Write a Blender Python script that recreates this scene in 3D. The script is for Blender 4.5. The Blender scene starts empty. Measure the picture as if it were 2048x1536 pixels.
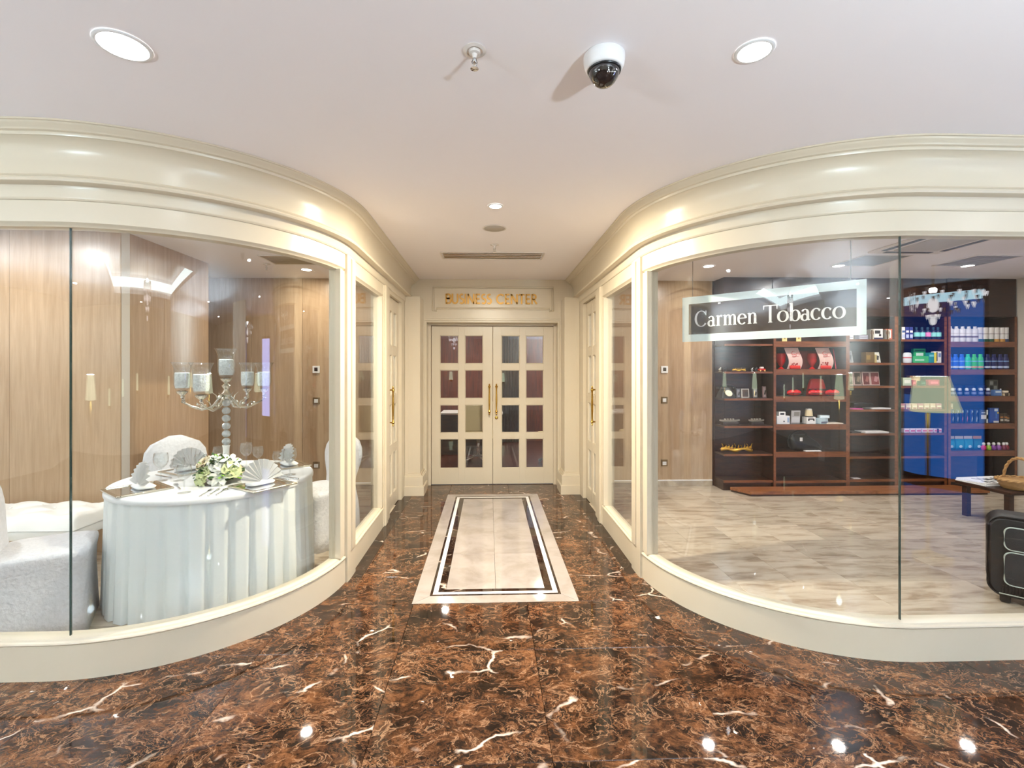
import bpy, bmesh, math, random
from mathutils import Vector, Matrix, noise
random.seed(7)
S = bpy.context.scene
C = S.collection
PI = math.pi

# ---------------------------------------------------------------- camera, world, light, exposure
cam_d = bpy.data.cameras.new('camera'); cam = bpy.data.objects.new('camera', cam_d); C.objects.link(cam)
cam.location = (-0.045, 0.0, 1.5); cam.rotation_euler = (PI/2, 0, -math.radians(2.0))
cam_d.sensor_width = 36.0; cam_d.lens = 945.0/2048.0*36.0
cam_d.shift_x = (1024-1011)/2048.0; cam_d.shift_y = (740-768)/2048.0
cam_d.clip_start = 0.05
S.camera = cam
W = bpy.data.worlds.new('world'); S.world = W; W.use_nodes = True
W.node_tree.nodes['Background'].inputs[0].default_value = (0.9, 0.85, 0.8, 1)
W.node_tree.nodes['Background'].inputs[1].default_value = 0.25
S.view_settings.view_transform = 'Standard'; S.view_settings.look = 'None'
S.view_settings.gamma = 1.0; S.view_settings.use_curve_mapping = False
S.view_settings.exposure = 0.68
LP = dict(cove=6.5, hall=2.2, corr=86.0, room=15.5, shop=12.5, chand=9.0, lamp=130.0, office=20.0)
S.cycles.diffuse_bounces = 8; S.cycles.max_bounces = 16; S.cycles.transparent_max_bounces = 16
HALL_C = (0.88, 0.94, 1.0); WARM_C = (1.0, 0.90, 0.72); ROOM_C = (0.95, 0.98, 1.0)

# ---------------------------------------------------------------- helpers
CEIL = 2.65
def lin(r, g, b):
    f = lambda c: (c/255/12.92) if c/255 <= 0.04045 else ((c/255+0.055)/1.055)**2.4
    return (f(r), f(g), f(b), 1)
MATS = {}
def newmat(name):
    m = bpy.data.materials.new(name); m.use_nodes = True
    nt = m.node_tree; nt.nodes.clear()
    out = nt.nodes.new('ShaderNodeOutputMaterial')
    MATS[name] = m
    return m, nt, out
def N(nt, t, **kw):
    n = nt.nodes.new(t)
    for k, v in kw.items(): setattr(n, k, v)
    return n
def prin(name, col, rough=0.5, metal=0.0, spec=0.5, bump=None, emit=None, coat=0.0, trans=0.0, vary=0.0, vscale=6.0):
    m, nt, out = newmat(name)
    p = N(nt, 'ShaderNodeBsdfPrincipled'); nt.links.new(p.outputs[0], out.inputs[0])
    p.inputs['Base Color'].default_value = col; p.inputs['Roughness'].default_value = rough
    p.inputs['Metallic'].default_value = metal; p.inputs['Specular IOR Level'].default_value = spec
    if coat: p.inputs['Coat Weight'].default_value = coat; p.inputs['Coat Roughness'].default_value = 0.08
    if trans: p.inputs['Transmission Weight'].default_value = trans
    if emit: p.inputs['Emission Color'].default_value = emit[0]; p.inputs['Emission Strength'].default_value = emit[1]
    if vary or bump:
        tc = N(nt, 'ShaderNodeTexCoord'); nz = N(nt, 'ShaderNodeTexNoise')
        nz.inputs['Scale'].default_value = bump[0] if bump else vscale; nz.inputs['Detail'].default_value = 4
        nt.links.new(tc.outputs['Object'], nz.inputs['Vector'])
        if bump:
            b = N(nt, 'ShaderNodeBump'); b.inputs['Strength'].default_value = bump[1]; b.inputs['Distance'].default_value = 0.01
            nt.links.new(nz.outputs[0], b.inputs['Height']); nt.links.new(b.outputs[0], p.inputs['Normal'])
        if vary:
            r = N(nt, 'ShaderNodeMapRange'); r.inputs[3].default_value = 1-vary; r.inputs[4].default_value = 1+vary
            nt.links.new(nz.outputs[0], r.inputs[0])
            mx = N(nt, 'ShaderNodeVectorMath', operation='SCALE'); mx.inputs[0].default_value = col[:3]
            nt.links.new(r.outputs[0], mx.inputs['Scale']); nt.links.new(mx.outputs[0], p.inputs['Base Color'])
    return m
def emis(name, col, s):
    m, nt, out = newmat(name); e = N(nt, 'ShaderNodeEmission')
    e.inputs[0].default_value = col; e.inputs[1].default_value = s; nt.links.new(e.outputs[0], out.inputs[0]); return m
def glassmat(name, tint=(1, 1, 1, 1), ior=1.5, rough=0.0):
    # a pane's face: Fresnel mirror over clear transmission (the same on front and back face)
    m, nt, out = newmat(name)
    g = N(nt, 'ShaderNodeNewGeometry'); mr = N(nt, 'ShaderNodeMapRange')
    mr.inputs[3].default_value = ior; mr.inputs[4].default_value = 1/ior
    nt.links.new(g.outputs['Backfacing'], mr.inputs[0])
    f = N(nt, 'ShaderNodeFresnel'); nt.links.new(mr.outputs[0], f.inputs['IOR'])
    t = N(nt, 'ShaderNodeBsdfTransparent'); t.inputs[0].default_value = tint
    gl = N(nt, 'ShaderNodeBsdfGlossy'); gl.inputs['Roughness'].default_value = rough
    mx = N(nt, 'ShaderNodeMixShader')
    nt.links.new(f.outputs[0], mx.inputs[0]); nt.links.new(t.outputs[0], mx.inputs[1]); nt.links.new(gl.outputs[0], mx.inputs[2])
    nt.links.new(mx.outputs[0], out.inputs[0]); return m
def ramp(nt, stops, interp='LINEAR'):
    r = N(nt, 'ShaderNodeValToRGB'); r.color_ramp.interpolation = interp
    els = r.color_ramp.elements
    while len(els) < len(stops): els.new(0.5)
    for e, (p, c) in zip(els, stops): e.position = p; e.color = c
    return r
def mixc(nt, a, b, fac, mode='MIX'):
    m = N(nt, 'ShaderNodeMix', data_type='RGBA', blend_type=mode)
    for s, v in ((m.inputs[0], fac), (m.inputs[6], a), (m.inputs[7], b)):
        if hasattr(v, 'links'): nt.links.new(v, s)
        else: s.default_value = v
    return m.outputs[2]
def coords(nt, scale=(1, 1, 1), rand=True, world=True):
    """world position, shifted by a different amount in each piece, so that no two slabs carry the same figure"""
    g = N(nt, 'ShaderNodeNewGeometry'); oi = N(nt, 'ShaderNodeObjectInfo')
    mp = N(nt, 'ShaderNodeVectorMath', operation='MULTIPLY'); mp.inputs[1].default_value = scale
    nt.links.new(g.outputs['Position'], mp.inputs[0])
    if not rand: return mp.outputs[0], oi
    sc = N(nt, 'ShaderNodeMath', operation='MULTIPLY'); sc.inputs[1].default_value = 53.0
    nt.links.new(oi.outputs['Random'], sc.inputs[0])
    ad = N(nt, 'ShaderNodeVectorMath', operation='ADD')
    nt.links.new(mp.outputs[0], ad.inputs[0]); nt.links.new(sc.outputs[0], ad.inputs[1])
    return ad.outputs[0], oi
def noisen(nt, vec, scale, detail=5, rough=0.55, dist=0.0):
    n = N(nt, 'ShaderNodeTexNoise'); n.inputs['Scale'].default_value = scale; n.inputs['Detail'].default_value = detail
    n.inputs['Roughness'].default_value = rough; n.inputs['Distortion'].default_value = dist
    nt.links.new(vec, n.inputs['Vector']); return n
def voro(nt, vec, scale, feature='DISTANCE_TO_EDGE'):
    v = N(nt, 'ShaderNodeTexVoronoi', feature=feature); v.inputs['Scale'].default_value = scale
    nt.links.new(vec, v.inputs['Vector']); return v
def warp(nt, vec, scale, amt):
    n = noisen(nt, vec, scale, 4); s = N(nt, 'ShaderNodeVectorMath', operation='SUBTRACT'); s.inputs[1].default_value = (.5, .5, .5)
    nt.links.new(n.outputs['Color'], s.inputs[0])
    k = N(nt, 'ShaderNodeVectorMath', operation='SCALE'); k.inputs['Scale'].default_value = amt; nt.links.new(s.outputs[0], k.inputs[0])
    a = N(nt, 'ShaderNodeVectorMath', operation='ADD'); nt.links.new(vec, a.inputs[0]); nt.links.new(k.outputs[0], a.inputs[1])
    return a.outputs[0]
def marble(name, dark=1.0):
    m, nt, out = newmat(name)
    p = N(nt, 'ShaderNodeBsdfPrincipled'); nt.links.new(p.outputs[0], out.inputs[0])
    v, oi = coords(nt, (1, 1.25, 1))
    w = warp(nt, v, 4.0, 0.20); w2 = warp(nt, w, 18.0, 0.06)
    big = noisen(nt, w, 5.0, 7, 0.66, 0.3)
    base = ramp(nt, [(0.30, lin(17*dark, 12*dark, 10*dark)), (0.44, lin(36*dark, 24*dark, 18*dark)), (0.56, lin(70*dark, 44*dark, 28*dark)), (0.68, lin(108*dark, 70*dark, 43*dark)), (0.82, lin(138*dark, 96*dark, 63*dark))])
    fine = noisen(nt, w2, 30.0, 8, 0.72)
    sm = N(nt, 'ShaderNodeMath', operation='MULTIPLY_ADD'); sm.inputs[1].default_value = 0.75; sm.inputs[2].default_value = -0.375
    nt.links.new(fine.outputs[0], sm.inputs[0])
    ad = N(nt, 'ShaderNodeMath', operation='ADD'); nt.links.new(big.outputs[0], ad.inputs[0]); nt.links.new(sm.outputs[0], ad.inputs[1])
    nt.links.new(ad.outputs[0], base.inputs[0])
    # fine tan threads: the zero lines of two turbulent fields, broken up by a third
    def threads(vec, scale, wd):
        n_ = noisen(nt, vec, scale, 5, 0.6, 0.9)
        q = N(nt, 'ShaderNodeMath', operation='SUBTRACT'); q.inputs[1].default_value = 0.5; nt.links.new(n_.outputs[0], q.inputs[0])
        ab = N(nt, 'ShaderNodeMath', operation='ABSOLUTE'); nt.links.new(q.outputs[0], ab.inputs[0])
        rr = ramp(nt, [(0.0, (1, 1, 1, 1)), (wd, (.25, .25, .25, 1)), (wd*2.4, (0, 0, 0, 1))]); nt.links.new(ab.outputs[0], rr.inputs[0]); return rr.outputs[0]
    t1 = threads(w, 6.0, .009); t2 = threads(w2, 20.0, .022)
    mk = noisen(nt, v, 3.4, 3); mr_ = ramp(nt, [(0.40, (0, 0, 0, 1)), (0.60, (.85, .85, .85, 1))]); nt.links.new(mk.outputs[0], mr_.inputs[0])
    mm = N(nt, 'ShaderNodeMath', operation='MULTIPLY'); nt.links.new(t2, mm.inputs[0]); nt.links.new(mr_.outputs[0], mm.inputs[1])
    c0 = mixc(nt, base.outputs[0], lin(142*dark, 98*dark, 66*dark), mm.outputs[0])
    t1s = N(nt, 'ShaderNodeMath', operation='MULTIPLY'); t1s.inputs[1].default_value = 0.75; nt.links.new(t1, t1s.inputs[0])
    c1 = mixc(nt, c0, lin(168*dark, 128*dark, 96*dark), t1s.outputs[0])
    # few long pale veins and white chips
    e2 = voro(nt, w, 1.5); r2 = ramp(nt, [(0.0, (1, 1, 1, 1)), (0.006, (.7, .7, .7, 1)), (0.015, (0, 0, 0, 1))])
    nt.links.new(e2.outputs['Distance'], r2.inputs[0])
    br = noisen(nt, v, 4.5, 2); brr = ramp(nt, [(0.52, (0, 0, 0, 1)), (0.66, (1, 1, 1, 1))]); nt.links.new(br.outputs[0], brr.inputs[0])
    mu = N(nt, 'ShaderNodeMath', operation='MULTIPLY'); nt.links.new(r2.outputs[0], mu.inputs[0]); nt.links.new(brr.outputs[0], mu.inputs[1])
    c2 = mixc(nt, c1, lin(236, 214, 196), mu.outputs[0])
    ch = noisen(nt, w2, 9.0, 3, 0.5); chr_ = ramp(nt, [(0.73, (0, 0, 0, 1)), (0.76, (1, 1, 1, 1))]); nt.links.new(ch.outputs[0], chr_.inputs[0])
    c3 = mixc(nt, c2, lin(240, 226, 214), chr_.outputs[0])
    # slab to slab tone
    tr = N(nt, 'ShaderNodeMapRange'); tr.inputs[3].default_value = 0.8; tr.inputs[4].default_value = 1.1; nt.links.new(oi.outputs['Random'], tr.inputs[0])
    sc = N(nt, 'ShaderNodeVectorMath', operation='SCALE'); nt.links.new(c3, sc.inputs[0]); nt.links.new(tr.outputs[0], sc.inputs['Scale'])
    nt.links.new(sc.outputs[0], p.inputs['Base Color'])
    p.inputs['Roughness'].default_value = 0.03; p.inputs['Specular IOR Level'].default_value = 0.36
    return m
def stone(name, a, b, scale=(1.2, 6, 1), rough=0.22, tone=0.14, pits=True):
    m, nt, out = newmat(name)
    p = N(nt, 'ShaderNodeBsdfPrincipled'); nt.links.new(p.outputs[0], out.inputs[0])
    v, oi = coords(nt, scale); w = warp(nt, v, 1.5, 0.5)
    n = noisen(nt, w, 2.6, 7, 0.6, 0.3)
    r = ramp(nt, [(0.33, b), (0.52, a), (0.72, tuple(min(1, x*1.12) for x in a[:3])+(1,))]); nt.links.new(n.outputs[0], r.inputs[0])
    tr = N(nt, 'ShaderNodeMapRange'); tr.inputs[3].default_value = 1-tone; tr.inputs[4].default_value = 1+tone; nt.links.new(oi.outputs['Random'], tr.inputs[0])
    sc = N(nt, 'ShaderNodeVectorMath', operation='SCALE'); nt.links.new(r.outputs[0], sc.inputs[0]); nt.links.new(tr.outputs[0], sc.inputs['Scale'])
    nt.links.new(sc.outputs[0], p.inputs['Base Color']); p.inputs['Roughness'].default_value = rough
    return m
def wood(name, a, b, scale=(14, 14, 1.2), rough=0.35, coat=0.0, rand=True):
    m, nt, out = newmat(name)
    p = N(nt, 'ShaderNodeBsdfPrincipled'); nt.links.new(p.outputs[0], out.inputs[0])
    v, oi = coords(nt, scale, rand); w = warp(nt, v, 0.7, 0.8)
    n = noisen(nt, w, 2.2, 8, 0.62, 0.6)
    r = ramp(nt, [(0.30, b), (0.68, a)]); nt.links.new(n.outputs[0], r.inputs[0])
    nt.links.new(r.outputs[0], p.inputs['Base Color']); p.inputs['Roughness'].default_value = rough
    if coat: p.inputs['Coat Weight'].default_value = coat; p.inputs['Coat Roughness'].default_value = 0.06
    return m

prin('ivory', lin(206, 194, 171), 0.30, spec=0.5)
prin('ceiling_paint', lin(240, 235, 236), 0.65, spec=0.2)
prin('wall_paint', lin(208, 200, 188), 0.6, spec=0.2)
marble('emperador'); marble('emperador_dark', 0.62)
stone('cream_stone', lin(162, 152, 145), lin(147, 136, 127), (1.5, 1.5, 1), 0.10, 0.03)
stone('white_stone', lin(236, 232, 230), lin(222, 216, 214), (2, 2, 1), 0.10, 0.02)
stone('travertine', lin(188, 174, 155), lin(152, 134, 114), (1.2, 5, 1), 0.16, 0.13)
wood('beige_veneer', lin(182, 153, 122), lin(160, 130, 98), (16, 16, 0.9), 0.30)
wood('walnut', lin(66, 36, 20), lin(26, 13, 8), (3, 3, 16), 0.32)
wood('walnut_edge', lin(136, 80, 44), lin(92, 50, 26), (2, 14, 14), 0.32)
wood('platform_wood', lin(168, 106, 62), lin(112, 64, 36), (2, 14, 6), 0.28)
wood('red_wood', lin(142, 62, 28), lin(92, 36, 16), (14, 14, 1), 0.35)
wood('office_floor', lin(104, 50, 34), lin(62, 28, 20), (2, 16, 4), 0.22)
glassmat('pane', (0.975, 0.985, 0.98, 1), 1.62)
glassmat('crystal', (0.97, 0.98, 0.98, 1), 1.75, 0.02)
prin('glass_edge', lin(40, 62, 58), 0.2)
prin('brass', lin(208, 168, 84), 0.22, 1.0)
prin('gold_letter', lin(184, 138, 62), 0.38, 0.45)
prin('silver', lin(205, 200, 186), 0.22, 1.0, bump=(40, 0.25))
prin('chrome', lin(220, 222, 224), 0.08, 1.0)
prin('steel_cable', lin(110, 100, 96), 0.35, 0.8)
prin('white_plastic', lin(226, 224, 222), 0.35)
prin('black_plastic', lin(16, 16, 18), 0.3)
prin('bronze_plate', lin(118, 92, 60), 0.3, 0.8)
prin('dark_slot', lin(38, 30, 24), 0.7)
prin('grille_grey', lin(176, 168, 158), 0.6)
prin('grille_white', lin(216, 208, 200), 0.6)
prin('frosted', lin(214, 226, 224), 0.55, emit=(lin(214, 228, 226), 0.10))
prin('sign_back', lin(62, 44, 26), 0.22)
prin('letter_white', lin(240, 238, 236), 0.5)
prin('white_cloth', lin(222, 222, 221), 0.8, spec=0.2, bump=(260, 0.15))
prin('skirt_cloth', lin(222, 226, 224), 0.75, spec=0.25)
prin('damask', lin(208, 208, 211), 0.62, spec=0.4, bump=(46, 0.7), vary=0.16, vscale=40)
prin('white_leather', lin(240, 238, 232), 0.4, bump=(18, 0.1))
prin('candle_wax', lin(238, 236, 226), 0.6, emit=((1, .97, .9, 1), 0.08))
prin('etched_glass', lin(228, 232, 232), 0.35, spec=0.6, bump=(90, 0.9), vary=0.4, vscale=70)
prin('leaf', lin(44, 84, 38), 0.45, vary=0.35); prin('leaf_light', lin(132, 176, 62), 0.5, vary=0.2)
prin('petal_cream', lin(228, 214, 180), 0.6); prin('petal_white', lin(226, 226, 216), 0.6); prin('petal_green', lin(196, 204, 152), 0.6)
prin('suitcase_cloth', lin(30, 31, 34), 0.75, bump=(300, 0.3)); prin('suitcase_dark', lin(15, 15, 17), 0.5); prin('piping', lin(176, 186, 180), 0.4)
prin('wicker', lin(186, 142, 84), 0.55, bump=(60, 0.8), vary=0.3, vscale=45)
prin('newsprint', lin(222, 220, 218), 0.8); prin('ink', lin(36, 40, 52), 0.7)
prin('curtain', lin(74, 60, 44), 0.8)
prin('beige_seat', lin(226, 212, 166), 0.6, bump=(60, 0.3)); prin('black_leather', lin(14, 13, 13), 0.35)
prin('screen_dark', lin(30, 40, 60), 0.15)
emis('lamp_white', (1, 0.98, 0.96, 1), 14.0); emis('lamp_warm', (1, 0.93, 0.80, 1), 18.0)
emis('cove_light', (0.80, 0.97, 1.0, 1), LP['cove'])
emis('shade_glow', (0.88, 1.0, 0.72, 1), 2.2)
emis('blue_screen', (0.05, 0.27, 1.0, 1), 1.4); emis('navy_screen', (0.03, 0.10, 0.5, 1), 0.7); emis('cyan_strip', (0.55, 0.85, 1, 1), 4.0); emis('crystal_soft', (1, 0.97, 1, 1), 4.0); emis('blue_screen_pale', (0.42, 0.48, 1.0, 1), 5.0)
emis('crystal_glow', (1, 0.95, 0.98, 1), 3.2)
def flat(r, g, b, rough=0.45):
    k = 'tone_%d_%d_%d' % (r, g, b)
    if k not in MATS: prin(k, lin(r, g, b), rough)
    return k

# ---- geometry
def obj(name, bm, mat, parent=None, smooth=False, auto=False):
    bmesh.ops.recalc_face_normals(bm, faces=bm.faces)
    me = bpy.data.meshes.new(name); bm.to_mesh(me); bm.free()
    for k in (mat if isinstance(mat, (list, tuple)) else [mat]): me.materials.append(MATS[k])
    if smooth:
        me.polygons.foreach_set('use_smooth', [True]*len(me.polygons))
        if auto: me.set_sharp_from_angle(angle=math.radians(38))
    o = bpy.data.objects.new(name, me); C.objects.link(o)
    if parent: o.parent = parent
    return o
def inst(name, src, parent=None, loc=(0, 0, 0), rot=(0, 0, 0), scale=(1, 1, 1)):
    o = bpy.data.objects.new(name, src.data); C.objects.link(o)
    o.parent = parent; o.location = loc; o.rotation_euler = rot; o.scale = scale; return o
def tag(o, label, cat=None, group=None, kind=None):
    if label: o['label'] = label
    if cat: o['category'] = cat
    if group: o['group'] = group
    if kind: o['kind'] = kind
    return o
def thing(name, label, cat, loc=(0, 0, 0), rz=0, group=None, kind=None):
    o = bpy.data.objects.new(name, None); o.empty_display_size = 0.05; C.objects.link(o)
    o.location = loc; o.rotation_euler = (0, 0, rz); return tag(o, label, cat, group, kind)
def dup(root, loc, rz, label, group=None):
    r = root.copy(); C.objects.link(r); r.location = loc; r.rotation_euler = (0, 0, rz); r['label'] = label
    if group: r['group'] = group
    for ch in list(root.children):
        c = ch.copy(); C.objects.link(c); c.parent = r
        for g in list(ch.children):
            d = g.copy(); C.objects.link(d); d.parent = c
    return r
def BM(): return bmesh.new()
def bx(bm, c, s, bev=0.0, rz=0.0, seg=1, rot=None):
    M = Matrix.Translation(c) @ (rot if rot else Matrix.Rotation(rz, 4, 'Z')) @ Matrix.Diagonal((s[0], s[1], s[2], 1))
    r = bmesh.ops.create_cube(bm, size=1.0, matrix=M)
    if bev:
        es = list({e for v in r['verts'] for e in v.link_edges})
        bmesh.ops.bevel(bm, geom=es, offset=min(bev, 0.45*min(s)), segments=seg, affect='EDGES', profile=0.5)
    return bm
def bb(bm, a, b, bev=0.0):
    return bx(bm, [(p+q)/2 for p, q in zip(a, b)], [abs(q-p) for p, q in zip(a, b)], bev)
def lathe(bm, prof, n=24, c=(0, 0, 0), rot=None, cap=True):
    rings = []
    for r, z in prof:
        ring = []
        for i in range(n):
            a = 2*PI*i/n; p = Vector((r*math.cos(a), r*math.sin(a), z))
            if rot: p = rot @ p
            ring.append(bm.verts.new(p+Vector(c)))
        rings.append(ring)
    for A, B in zip(rings, rings[1:]):
        for i in range(n): bm.faces.new((A[i], A[(i+1) % n], B[(i+1) % n], B[i]))
    if cap:
        bm.faces.new(rings[0][::-1]); bm.faces.new(rings[-1])
    return bm
def tube(bm, pts, r, n=8, cap=True, closed=False):
    pts = [Vector(p) for p in pts]; rad = r if isinstance(r, (list, tuple)) else [r]*len(pts)
    rings = []; up = Vector((0, 0, 1)); L = len(pts)
    for i, p in enumerate(pts):
        a = pts[(i-1) % L] if (closed or i) else pts[0]; b = pts[(i+1) % L] if (closed or i < L-1) else pts[-1]
        d = (b-a).normalized(); u = d.cross(up)
        if u.length < 1e-3: u = d.cross(Vector((0, 1, 0)))
        u.normalize(); w = d.cross(u).normalized()
        rings.append([bm.verts.new(p+(u*math.cos(2*PI*k/n)+w*math.sin(2*PI*k/n))*rad[i]) for k in range(n)])
    pr = list(zip(rings, rings[1:])) + ([(rings[-1], rings[0])] if closed else [])
    for A, B in pr:
        for k in range(n): bm.faces.new((A[k], A[(k+1) % n], B[(k+1) % n], B[k]))
    if cap and not closed: bm.faces.new(rings[0][::-1]); bm.faces.new(rings[-1])
    return bm
def sph(bm, c, r, u=12, v=8, sc=(1, 1, 1), rot=None):
    M = Matrix.Translation(c) @ (rot if rot else Matrix()) @ Matrix.Diagonal((r*sc[0], r*sc[1], r*sc[2], 1))
    bmesh.ops.create_uvsphere(bm, u_segments=u, v_segments=v, radius=1.0, matrix=M); return bm
def prism(bm, poly, z0, z1):
    lo = [bm.verts.new((x, y, z0)) for x, y in poly]; hi = [bm.verts.new((x, y, z1)) for x, y in poly]
    bm.faces.new(lo[::-1]); bm.faces.new(hi); n = len(poly)
    for i in range(n): bm.faces.new((lo[i], lo[(i+1) % n], hi[(i+1) % n], hi[i]))
    return bm
def sweep(bm, path, prof, caps=True):
    """path: [(x, y, nx, ny)], prof: closed loop of (offset along the normal, z)"""
    rings = [[bm.verts.new((x+nx*o, y+ny*o, z)) for o, z in prof] for x, y, nx, ny in path]
    n = len(prof)
    for A, B in zip(rings, rings[1:]):
        for i in range(n): bm.faces.new((A[i], A[(i+1) % n], B[(i+1) % n], B[i]))
    if caps: bm.faces.new(rings[0][::-1]); bm.faces.new(rings[-1])
    return bm
def rect(o0, o1, z0, z1): return [(o0, z0), (o1, z0), (o1, z1), (o0, z1)]
def rrect(w, h, r, n=5):
    p = []
    for cx, cy, a0 in ((w/2-r, h/2-r, 0), (-w/2+r, h/2-r, 90), (-w/2+r, -h/2+r, 180), (w/2-r, -h/2+r, 270)):
        for k in range(n): a = math.radians(a0+90*k/(n-1)); p.append((cx+r*math.cos(a), cy+r*math.sin(a)))
    return p
def loft(bm, rings, cap=True):
    R = [[bm.verts.new(p) for p in ring] for ring in rings]; n = len(R[0])
    for A, B in zip(R, R[1:]):
        for i in range(n): bm.faces.new((A[i], A[(i+1) % n], B[(i+1) % n], B[i]))
    if cap: bm.faces.new(R[0][::-1]); bm.faces.new(R[-1])
    return bm
def ribbon(bm, pts, w, y0, y1, M=None):
    """a flat stroke in the x-z plane with width w (single or per point), from depth y0 to y1"""
    n = len(pts); ws = w if isinstance(w, (list, tuple)) else [w]*n
    A, B = [], []
    for i, (x, z) in enumerate(pts):
        a = pts[max(i-1, 0)]; b = pts[min(i+1, n-1)]; dx, dz = b[0]-a[0], b[1]-a[1]; L = math.hypot(dx, dz) or 1
        nx, nz = -dz/L*ws[i]/2, dx/L*ws[i]/2; A.append((x+nx, z+nz)); B.append((x-nx, z-nz))
    def V(p, y):
        v = Vector((p[0], y, p[1])); return bm.verts.new(M @ v if M else v)
    a0 = [V(p, y0) for p in A]; b0 = [V(p, y0) for p in B]; a1 = [V(p, y1) for p in A]; b1 = [V(p, y1) for p in B]
    for i in range(n-1):
        for q in ((a0[i], a0[i+1], b0[i+1], b0[i]), (a1[i], b1[i], b1[i+1], a1[i+1]), (a0[i], a1[i], a1[i+1], a0[i+1]), (b0[i], b0[i+1], b1[i+1], b1[i])): bm.faces.new(q)
    bm.faces.new((a0[0], b0[0], b1[0], a1[0])); bm.faces.new((a0[-1], a1[-1], b1[-1], b0[-1]))
def arc(cx, cz, rx, rz, a0, a1, n=14):
    return [(cx+rx*math.cos(math.radians(a0+(a1-a0)*i/(n-1))), cz+rz*math.sin(math.radians(a0+(a1-a0)*i/(n-1)))) for i in range(n)]
def arealight(name, loc, size, power, col, rot=(0, 0, 0), shape='DISK', sy=None, spread=None):
    l = bpy.data.lights.new(name, 'AREA'); l.shape = shape; l.size = size; l.energy = power; l.color = col
    if sy: l.size_y = sy
    if spread: l.spread = math.radians(spread)
    o = bpy.data.objects.new(name, l); C.objects.link(o); o.location = loc; o.rotation_euler = rot; return o
def pointlight(name, loc, power, col, r=0.08):
    l = bpy.data.lights.new(name, 'POINT'); l.energy = power; l.color = col; l.shadow_soft_size = r
    o = bpy.data.objects.new(name, l); C.objects.link(o); o.location = loc; return o
def ordw(i): return ['first', 'second', 'third', 'fourth', 'fifth', 'sixth', 'seventh', 'eighth', 'ninth', 'tenth', 'eleventh', 'twelfth'][i]
# ---------------------------------------------------------------- the plan
RX, RY, RR, WX = 2.185, 3.48, 1.13, 1.055      # centre and radius of the bays, corridor half width
XL, XR, YB, YBACK = -6.6, 6.62, -5.2, 6.01
def plan(side, f0=None, x0=6.6, f1=None, y1=None, n=28):
    """the front line of a bay: straight front, quarter round, corridor side; phi limits in degrees"""
    P = []
    if f0 is None: P.append((side*x0, RY-RR, 0, -1)); f0 = 0
    fe = 90 if f1 is None else f1
    k = max(3, int(n*(fe-f0)/90)+1)
    for i in range(k):
        a = math.radians(f0+(fe-f0)*i/(k-1))
        P.append((side*(RX-RR*math.sin(a)), RY-RR*math.cos(a), -side*math.sin(a), -math.cos(a)))
    if y1: P.append((side*WX, y1, -side, 0))
    return P
def clip(poly, hull):
    out = poly
    for i in range(len(hull)):
        a, b = hull[i], hull[(i+1) % len(hull)]; inp, out = out, []
        side = lambda p: (b[0]-a[0])*(p[1]-a[1])-(b[1]-a[1])*(p[0]-a[0])
        for j in range(len(inp)):
            p, q = inp[j], inp[(j+1) % len(inp)]; sp, sq = side(p), side(q)
            if sp >= 0: out.append(p)
            if (sp >= 0) != (sq >= 0):
                t = sp/(sp-sq); out.append((p[0]+(q[0]-p[0])*t, p[1]+(q[1]-p[1])*t))
        if len(out) < 3: return []
    return out
def area(p): return abs(sum(p[i][0]*p[(i+1) % len(p)][1]-p[(i+1) % len(p)][0]*p[i][1] for i in range(len(p))))/2
def room_hull(side, inset=0.06):
    h = [(side*6.6, YBACK), (side*6.6, RY-RR+inset)]
    for i in range(15):
        a = math.radians(90*i/14); h.append((side*(RX-(RR-inset)*math.sin(a)), RY-(RR-inset)*math.cos(a)))
    h.append((side*(WX+inset), YBACK))
    s = sum(h[i][0]*h[(i+1) % len(h)][1]-h[(i+1) % len(h)][0]*h[i][1] for i in range(len(h)))
    return h if s > 0 else h[::-1]
def slab(name, poly, z0, z1, mat, parent):
    # a stone piece with its top edges eased, so that the joint shows as a fine recess
    cx = sum(p[0] for p in poly)/len(poly); cy = sum(p[1] for p in poly)/len(poly); g = 0.0012
    bm = BM(); sh = lambda k: [(x-(x-cx)/max(0.02, math.hypot(x-cx, y-cy))*k, y-(y-cy)/max(0.02, math.hypot(x-cx, y-cy))*k) for x, y in poly]
    a = sh(g)
    b = sh(g+0.0016)
    loft(bm, [[(x, y, z0) for x, y in a], [(x, y, z1-0.0015) for x, y in a], [(x, y, z1) for x, y in b]])
    return obj(name, bm, mat, parent)

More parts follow.
